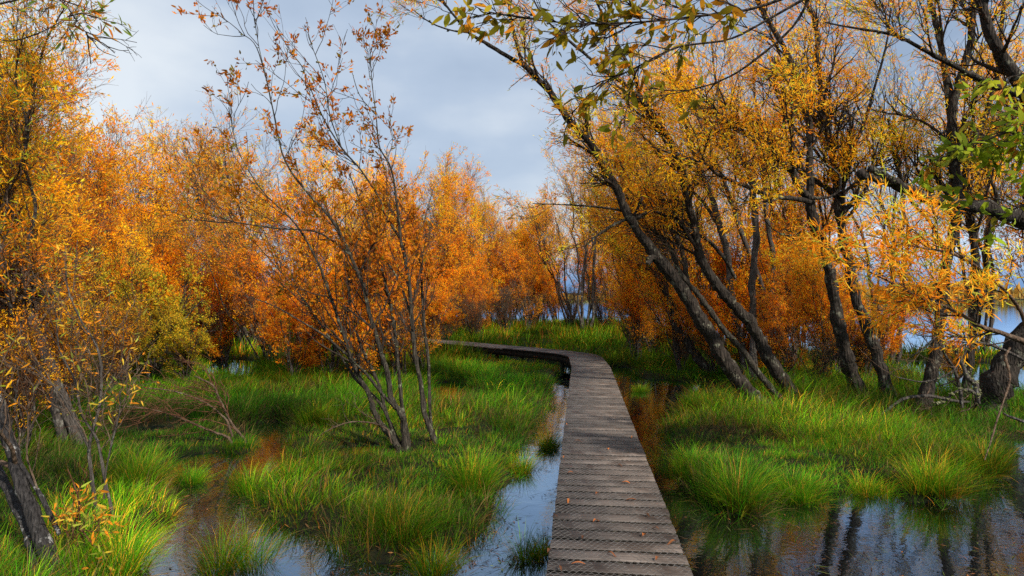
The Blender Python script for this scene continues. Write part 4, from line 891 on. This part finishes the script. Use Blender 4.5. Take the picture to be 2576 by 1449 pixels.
# ---------------------------------------------------------------- background willows
def shrub(H, Wd, nst, n1, n2, n3, leafn, pal, ll, lw, lean=0.0, stem_r=.035, low=.25, gradf=None, tw=TWIG, bark=BARK_GREY, open_=.5, seed=0):
    """a prototype multi-stemmed willow centred on the origin"""
    global rng
    rng = np.random.default_rng(1000 + seed)
    P = np.zeros((nst, 14, 3)); R = np.zeros((nst, 14))
    for k in range(nst):
        a = rng.uniform(0, 2 * pi); b_ = np.array([math.cos(a), math.sin(a)]) * rng.uniform(.05, .25) * min(1.2, Wd * .3)
        hh = H * rng.uniform(.72, 1.0) * .88; out = rng.uniform(.15, 1.0) * open_ * Wd
        p = np.array([b_[0], b_[1], -.1]); 
        for j in range(14):
            t = j / 13
            P[k, j] = (b_[0] + math.cos(a) * out * t ** 1.25 - lean * H * t + .05 * H * math.sin(3 * t + k) * .3, b_[1] + math.sin(a) * out * t ** 1.25, -.1 + hh * t ** .9)
        P[k, 1:] += np.cumsum(rng.normal(size=(13, 3)) * H * .010, axis=0)
        R[k] = stem_r * rng.uniform(.6, 1.2) * np.linspace(1, .2, 14)
    b1, r1_ = sprout(P, R, n1, (H * .16, H * .34), (.3, .8), (low, 1), (-.03 - lean * .1, 0, .12), .12, 8, (.35, .6), .35, .006)
    b2, r2_ = sprout(b1, r1_, n2, (H * .08, H * .17), (.3, .9), (.2, 1), (0, 0, .10), .14, 6, (.4, .7), .4, .005)
    b3, r3_ = sprout(b2, r2_, n3, (H * .035, H * .085), (.3, .9), (.15, 1), (0, 0, .04), .16, 4, (.5, .8), .5, .004)
    sm = Mix()
    for k in range(nst): tube(sm, P[k], R[k], 7, .05)
    tm = Mix(); twigs(tm, b1, r1_, 4); twigs(tm, b2, r2_, 3); twigs(tm, b3, r3_, 3)
    lm = Mix(); zmax = H
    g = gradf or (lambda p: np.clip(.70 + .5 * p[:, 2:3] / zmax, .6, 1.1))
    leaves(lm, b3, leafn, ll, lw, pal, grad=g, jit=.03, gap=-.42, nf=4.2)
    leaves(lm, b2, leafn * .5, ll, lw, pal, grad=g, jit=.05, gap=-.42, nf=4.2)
    return dict(H=H, stems=sm.mesh('stems', smooth=True), twigs=tm.mesh('twigs'), fol=lm.mesh('foliage'), tw=tw, bark=bark)
PR = {
    'gold': shrub(7.5, 2.6, 8, 80, 600, 3300, 7, GOLD, .12, .032, low=.12, seed=1),
    'orange': shrub(7.0, 2.8, 11, 110, 800, 4200, 7, ORANGE, .115, .034, low=.06, seed=2),
    'orange2': shrub(7.0, 2.4, 9, 100, 720, 3800, 7, ORANGE + [(1.5, (.46, .42, .03))], .115, .032, lean=.12, low=.08, seed=3),
    'lean': shrub(8.0, 2.2, 6, 55, 420, 2300, 6.0, GREENGOLD + [(3, (.70, .26, .016))], .11, .026, lean=.30, low=.3, seed=4),
    'leanb': shrub(8.0, 2.2, 6, 46, 320, 1600, 5.5, GOLD, .11, .026, lean=.22, low=.35, seed=5, bark=BARK_DARK, stem_r=.06),
    'rust': shrub(4.2, 2.4, 16, 80, 620, 3000, 6.5, RUST, .09, .032, low=.04, open_=.75, seed=6, tw=TWIG_RED, stem_r=.022),
    'rust2': shrub(5.0, 2.0, 12, 80, 600, 3000, 6.5, RUST + [(2, (.62, .20, .012))], .085, .026, lean=.18, low=.06, seed=7, stem_r=.028, tw=TWIG),
    'olive': shrub(3.6, 2.6, 12, 90, 700, 3200, 5.5, OLIVE, .075, .032, low=.04, open_=.8, seed=8, tw=TWIG_DARK),
    'twiggy': shrub(4.5, 2.2, 14, 110, 800, 3000, 2.2, ORANGE, .085, .022, low=.1, open_=.7, seed=9, tw=TWIG_RED),
    'slim': shrub(8.5, 1.8, 6, 36, 260, 1200, 5.5, GOLD, .11, .026, low=.4, seed=10, stem_r=.055, bark=BARK_GREY),
    'bare': shrub(3.6, 2.0, 16, 110, 700, 2200, .5, RUST, .085, .022, low=.05, open_=.7, seed=11, tw=TWIG),
}
rng = np.random.default_rng(99)
first = {}
def place(kind, px, Z, top, label, sx=1.0, rz=None, flip=1, group=None):
    P_ = PR[kind]; H = CZ + (HY - top) / F * Z; s = H / P_['H']
    x = (px - CX) / F * Z; z = float(max(gheight(np.array([x]), np.array([Z]))[0], -.05))
    if kind not in first:
        t = empty('willow_tree', (x, Z, z), label, 'tree', group)
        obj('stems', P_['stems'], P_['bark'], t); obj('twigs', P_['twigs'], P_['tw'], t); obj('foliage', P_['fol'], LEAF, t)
        first[kind] = t
    else:
        t = copy_tree(first[kind]); t.location = (x, Z, z); tag(t, label)
    t.scale = (s * sx * flip, s * sx, s)
    lean = kind in ('lean', 'leanb', 'orange2', 'rust2')
    t.rotation_euler = (0, 0, rz if rz is not None else (rng.uniform(-.5, .5) if lean else rng.uniform(0, 6.28)))
    return t
BG = [
    ('gold', -70, 12.5, 120, 'tall green and orange willow cut off by the left edge, behind the pale trunks'),
    ('orange', 60, 11, 520, 'dense orange willow filling the gap behind the left-edge trunks'),
    ('gold', 110, 15, 330, 'orange-gold willow whose top shows right of the left-edge crown'),
    ('orange', 235, 19, 275, 'tall bright orange willow with a rounded top against the sky at left'),
    ('gold', 330, 23, 350, 'yellow-orange willow sloping down toward the dip in the skyline'),
    ('twiggy', 170, 10.5, 700, 'twiggy half-bare orange bush at the foot of the left trunks'),
    ('orange', 300, 15.5, 560, 'glowing orange willow behind the olive bush'),
    ('twiggy', 300, 12.5, 760, 'tangle of bare grey and red stems left of the olive bush'),
    ('olive', 390, 14.5, 640, 'rounded olive-green bush with dark stems at the edge of the sedge'),
    ('olive', 300, 13.6, 760, 'small olive bush half hidden left of the larger olive one'),
    ('orange', 420, 21, 520, 'bright orange willow at the lowest dip of the left skyline'),
    ('lean', 470, 24, 400, 'green-tipped willow in the dip of the left skyline'),
    ('leanb', 640, 21, 235, 'tall gold willow leaning left, the highest top of the left background'),
    ('lean', 670, 17, 400, 'pale-barked willow leaning left behind the open young willow'),
    ('orange2', 790, 22, 330, 'orange willow behind the tall bare wands'),
    ('rust2', 690, 16.6, 600, 'rust willow with dark leaning stems rising from the water'),
    ('rust', 560, 18, 640, 'low rust bush behind the dark leaning stems'),
    ('gold', 880, 26, 430, 'gold willow beyond the open young willow'),
    ('rust', 830, 15, 610, 'rust-leaved bush just behind the open young willow'),
    ('rust2', 1010, 13.6, 560, 'upright rust bush with many thin stems at the end of the hidden boardwalk'),
    ('orange', 930, 19, 480, 'dense orange willow right behind the open young willow'),
    ('orange', 1020, 26, 395, 'round-topped orange willow right of the open young willow'),
    ('gold', 1090, 31, 435, 'feathery gold willow with a narrow top in the middle distance'),
    ('rust', 1080, 25, 640, 'low rust bush behind the first bend of the boardwalk'),
    ('lean', 1230, 34, 430, 'open pale gold willow on the skyline left of the lake gap'),
    ('rust', 1180, 29, 640, 'low rust bush below the open gold willow'),
    ('bare', 1270, 30, 700, 'mostly bare brown bush at the back of the sedge meadow'),
    ('rust2', 1330, 32, 600, 'rust bush leaning left beside the lake gap'),
    ('leanb', 1440, 36, 470, 'gold willow with a dark trunk standing alone before the lake'),
    ('bare', 1440, 34, 710, 'tangle of dark bare branches at the water edge'),
    ('gold', 1350, 40, 520, 'hazy gold willow at the shore behind the meadow'),
    ('slim', 1470, 31, 350, 'tall thin gold willow above the lake gap'),
    ('bare', 1520, 33, 700, 'dark bare bush right of the lake gap'),
    ('rust', 1590, 27, 660, 'rust and olive bush right of the lake gap'),
    ('orange', 1130, 34, 560, 'orange willow in the row behind the sedge meadow'),
    ('rust', 1240, 33, 650, 'rust bush between the pale gold willow and the lake gap'),
    ('rust', 1370, 37, 670, 'small rust bush at the very edge of the lake gap'),
    ('gold', 1290, 38, 560, 'gold willow on the far bank of the meadow'),
    ('gold', 1540, 39, 500, 'distant gold willow right of the lake gap'),
    ('orange', 1610, 34, 600, 'distant orange willow behind the rust and olive bush'),
    ('bare', 1120, 24, 730, 'bare brown thicket at the far bend of the boardwalk'),
    ('rust', 1740, 24, 640, 'rust bush seen between the trunks of the leaning group'),
    ('orange2', 1830, 27, 560, 'orange willow far behind the second leaning trunk'),
    ('rust', 1960, 25, 640, 'low rust bush far behind the leaning group'),
    ('gold', 560, 27, 420, 'gold willow in the second row behind the tall left-leaning one'),
    ('orange', 130, 22, 400, 'orange willow in the second row at the left'),
    ('rust', 450, 17.5, 690, 'rust bush behind the right side of the olive bush'),
    ('rust2', 960, 16.5, 640, 'rust-orange bush between the forked stems and the upright rust bush'),
    ('rust', 1100, 22, 700, 'low rust bush where the boardwalk disappears to the left'),
    ('rust', 1160, 36, 600, 'rust bush in the back row, left of the pale gold willow'),
    ('rust2', 1210, 27, 690, 'small rust-orange bush in front of the back row'),
    ('bare', 1190, 26, 740, 'low tangle of bare stems in front of the back row'),
    ('rust2', 1290, 36, 590, 'rust-orange bush in the middle of the back row'),
    ('bare', 1340, 33, 715, 'bare thicket against the lake, left of the lone gold willow'),
    ('rust2', 1400, 40, 600, 'hazy rust bush across the end of the meadow'),
    ('orange2', 1500, 41, 560, 'hazy orange willow across the end of the meadow'),
    ('bare', 1590, 22, 740, 'bare brown thicket at the right end of the meadow'),
    ('rust2', 1660, 20, 660, 'rust-orange bush at the right end of the meadow'),
    ('orange2', 1650, 30, 420, 'orange willow rising above the right end of the meadow'),
    ('bare', 1720, 17, 780, 'tangled bare bush under the leaning trunks'),
    ('rust2', 1800, 14.8, 730, 'rust-orange bush with many thin stems between the leaning trunks'),
    ('rust2', 1990, 13.4, 720, 'leafy rust-orange bush between the leaning trunks and the upright pair'),
    ('bare', 2060, 12.6, 830, 'low thicket of bare twigs behind the knotted trunk'),
    ('twiggy', 2170, 12.8, 760, 'twiggy orange bush between the upright pair'),
    ('bare', 2270, 12.4, 900, 'low dark bare thicket at the lake shore'),
    ('twiggy', 2400, 13.0, 850, 'thin twiggy bush at the lake shore before the lichened trunk'),
    ('rust', 740, 14.2, 700, 'spreading rust bush left of the forked grey stems'),
    ('rust', 900, 13.2, 720, 'rust bush right behind the forked grey stems'),
    ('rust2', 1060, 15.6, 620, 'rust-orange bush hiding the far end of the boardwalk'),
    ('rust', 620, 22, 620, 'rust bush in the second row behind the pale leaning willow'),
    ('orange', 500, 19, 560, 'orange willow right behind the olive bush'),
    ('olive', 470, 13.4, 780, 'low olive bush at the water edge right of the large olive one'),
    ('twiggy', 40, 7.6, 760, 'twiggy orange bush crowding the foot of the pale trunks'),
    ('twiggy', 150, 9.2, 800, 'bare red-stemmed bush just right of the pale trunks'),
    ('bare', 240, 10.2, 860, 'low brown thicket in the sedge at the left'),
    ('orange', -20, 9.6, 420, 'orange willow cut by the left edge, in front of the tall green-gold one'),
    ('orange', 380, 17.5, 500, 'bright orange willow directly above the olive bush'),
    ('orange2', 1790, 19, 470, 'hazy orange willow filling the gap between the leaning trunks'),
    ('orange', 1900, 18.5, 520, 'rounded orange willow behind the thin straight grey stem'),
    ('orange2', 2000, 16.5, 480, 'orange willow immediately behind the knotted trunk'),
    ('orange', 2110, 15, 620, 'low orange willow filling the gap between the upright pair'),
    ('orange', 1600, 17.5, 620, 'orange bush left of the thin brown trunk by the brown water'),
    ('orange2', 1195, 31, 520, 'feathery orange willow closing the dip in the middle of the skyline'),
    ('gold', 1265, 36, 510, 'hazy gold willow in the middle of the skyline'),
    ('orange2', 1345, 39, 520, 'hazy orange-gold willow on the skyline left of the lone dark-trunked one'),
    ('lean', 1640, 19, 330, 'feathery gold willow under the long leaning trunk'),
    ('orange2', 1620, 25, 480, 'orange willow seen below the arch of the long trunk'),
    ('leanb', 1720, 20, 250, 'gold willow with dark stems behind the leaning trunks'),
    ('orange2', 1710, 15.5, 560, 'orange bush at the foot of the leaning trunks'),
    ('lean', 1820, 17, 200, 'tall gold willow right behind the second leaning trunk'),
    ('slim', 1860, 22, 180, 'slender grey-stemmed willow between the leaning trunks and the upright pair'),
    ('rust', 1880, 14.5, 660, 'rust bush on the bank between leaning and upright trunks'),
    ('orange', 2010, 20, 420, 'orange willow directly left of the upright pair'),
    ('orange2', 2080, 14.2, 600, 'orange bush behind the base of the upright pair'),
    ('leanb', 2120, 17, 150, 'gold willow behind the upright pair'),
    ('rust', 2190, 13.6, 720, 'low rust bush right of the upright pair'),
    ('slim', 2230, 16, 140, 'slender gold willow right of the upright pair'),
    ('slim', 2480, 19.5, 180, 'slender gold willow on the reed bar near the right edge'),
    ('gold', 2640, 17.8, 120, 'gold willow cut off by the right edge behind the massive trunk'),
]
for row in BG:
    place(row[0], row[1], row[2], row[3], row[4], group='background willows in autumn leaf')

# reeds and low wood on the far shore
def farshore():
    rg = np.random.default_rng(44); mm = Mix(); n = 9000
    x = rg.uniform(-150, 260, n); y = 158 + rg.random(n) * 30
    h = 1.2 + 2.4 * np.clip(wob(x, y * 0, .08, 71) + .3, 0, 2); a = rg.uniform(0, 2 * pi, n)
    p = np.stack([x, y, rg.random(n) * h * .7], -1); s = np.stack([np.cos(a), np.sin(a), np.zeros(n)], -1); u = np.array([0, 0, 1.0])
    V = np.stack([p - s * .5, p + u * .2 + s * .5, p + u * (h * .5)[:, None], p - s * .4 + u * (h * .3)[:, None]], 1)
    pal = np.array([(.50, .22, .03), (.42, .27, .06), (.30, .13, .03), (.20, .16, .05)]); c = pal[rg.integers(0, 4, n)]
    mm.add(V.reshape(-1, 3), np.arange(n)[:, None] * 4 + np.arange(4), None, np.repeat(c, 4, 0)); return mm
tag(obj('far_reeds', farshore().mesh('far_reeds'), LEAF), 'strip of tawny reeds and low scrub along the far shore of the lake', 'reeds', kind='stuff')

# ---------------------------------------------------------------- sky, sun, camera
sunv = np.array([.60, -.66, .74]); sunv /= np.linalg.norm(sunv)
el = math.asin(sunv[2]); az = math.atan2(sunv[0], sunv[1])
w = bpy.data.worlds.new('World'); scene.world = w; w.use_nodes = True
nt = w.node_tree; ns = nt.nodes; ln = nt.links; ns.clear()
sky = ns.new('ShaderNodeTexSky'); sky.sky_type = 'NISHITA'; sky.sun_disc = False; sky.sun_elevation = el; sky.sun_rotation = az
sky.air_density = 1.2; sky.dust_density = .6
tc = ns.new('ShaderNodeTexCoord'); mp = ns.new('ShaderNodeMapping'); mp.inputs['Scale'].default_value = (1, 1, 2.2); mp.inputs['Location'].default_value = (.35, .2, .1)
ln.new(tc.outputs['Generated'], mp.inputs[0])
n1 = N(ns, 'ShaderNodeTexNoise', Scale=1.7, Detail=6.0, Roughness=.48); ln.new(mp.outputs[0], n1.inputs['Vector'])
r1 = ns.new('ShaderNodeValToRGB'); e = r1.color_ramp.elements
e[0].position = .34; e[0].color = (3.3, 4.3, 5.9, 1); e[1].position = .66; e[1].color = (8.0, 8.6, 9.2, 1)
x = r1.color_ramp.elements.new(.5); x.color = (4.9, 5.9, 7.4, 1)
ln.new(n1.outputs['Fac'], r1.inputs[0])
mx = ns.new('ShaderNodeMixRGB'); mx.inputs[0].default_value = .86
ln.new(sky.outputs[0], mx.inputs[1]); ln.new(r1.outputs[0], mx.inputs[2])
bg = ns.new('ShaderNodeBackground'); bg.inputs['Strength'].default_value = .106
ln.new(mx.outputs[0], bg.inputs[0]); o = ns.new('ShaderNodeOutputWorld'); ln.new(bg.outputs[0], o.inputs[0])

sl = bpy.data.lights.new('sun', 'SUN'); sl.energy = 5.0; sl.angle = radians(1.5); sl.color = (1, .93, .82)
so = bpy.data.objects.new('sun', sl); COL.objects.link(so)
from mathutils import Vector
so.rotation_euler = Vector(tuple(sunv)).to_track_quat('Z', 'Y').to_euler(); so.location = (20, -10, 30)

cam = bpy.data.cameras.new('camera'); cam.sensor_width = 36; cam.lens = 36 * F / 2576; cam.shift_y = (HY - 724.5) / 2576
cam.clip_start = .05; cam.clip_end = 12000
co = bpy.data.objects.new('camera', cam); COL.objects.link(co); co.location = (0, 0, CZ); co.rotation_euler = (pi / 2, 0, 0)
scene.camera = co
scene.render.engine = 'CYCLES'
scene.view_settings.view_transform = 'Standard'; scene.view_settings.look = 'None'; scene.view_settings.exposure = 0
c = scene.cycles; c.max_bounces = 6; c.diffuse_bounces = 4; c.glossy_bounces = 2; c.transmission_bounces = 4; c.transparent_max_bounces = 4
c.use_denoising = False; c.sample_clamp_indirect = 2.5; c.sample_clamp_direct = 8; c.caustics_reflective = False; c.caustics_refractive = False
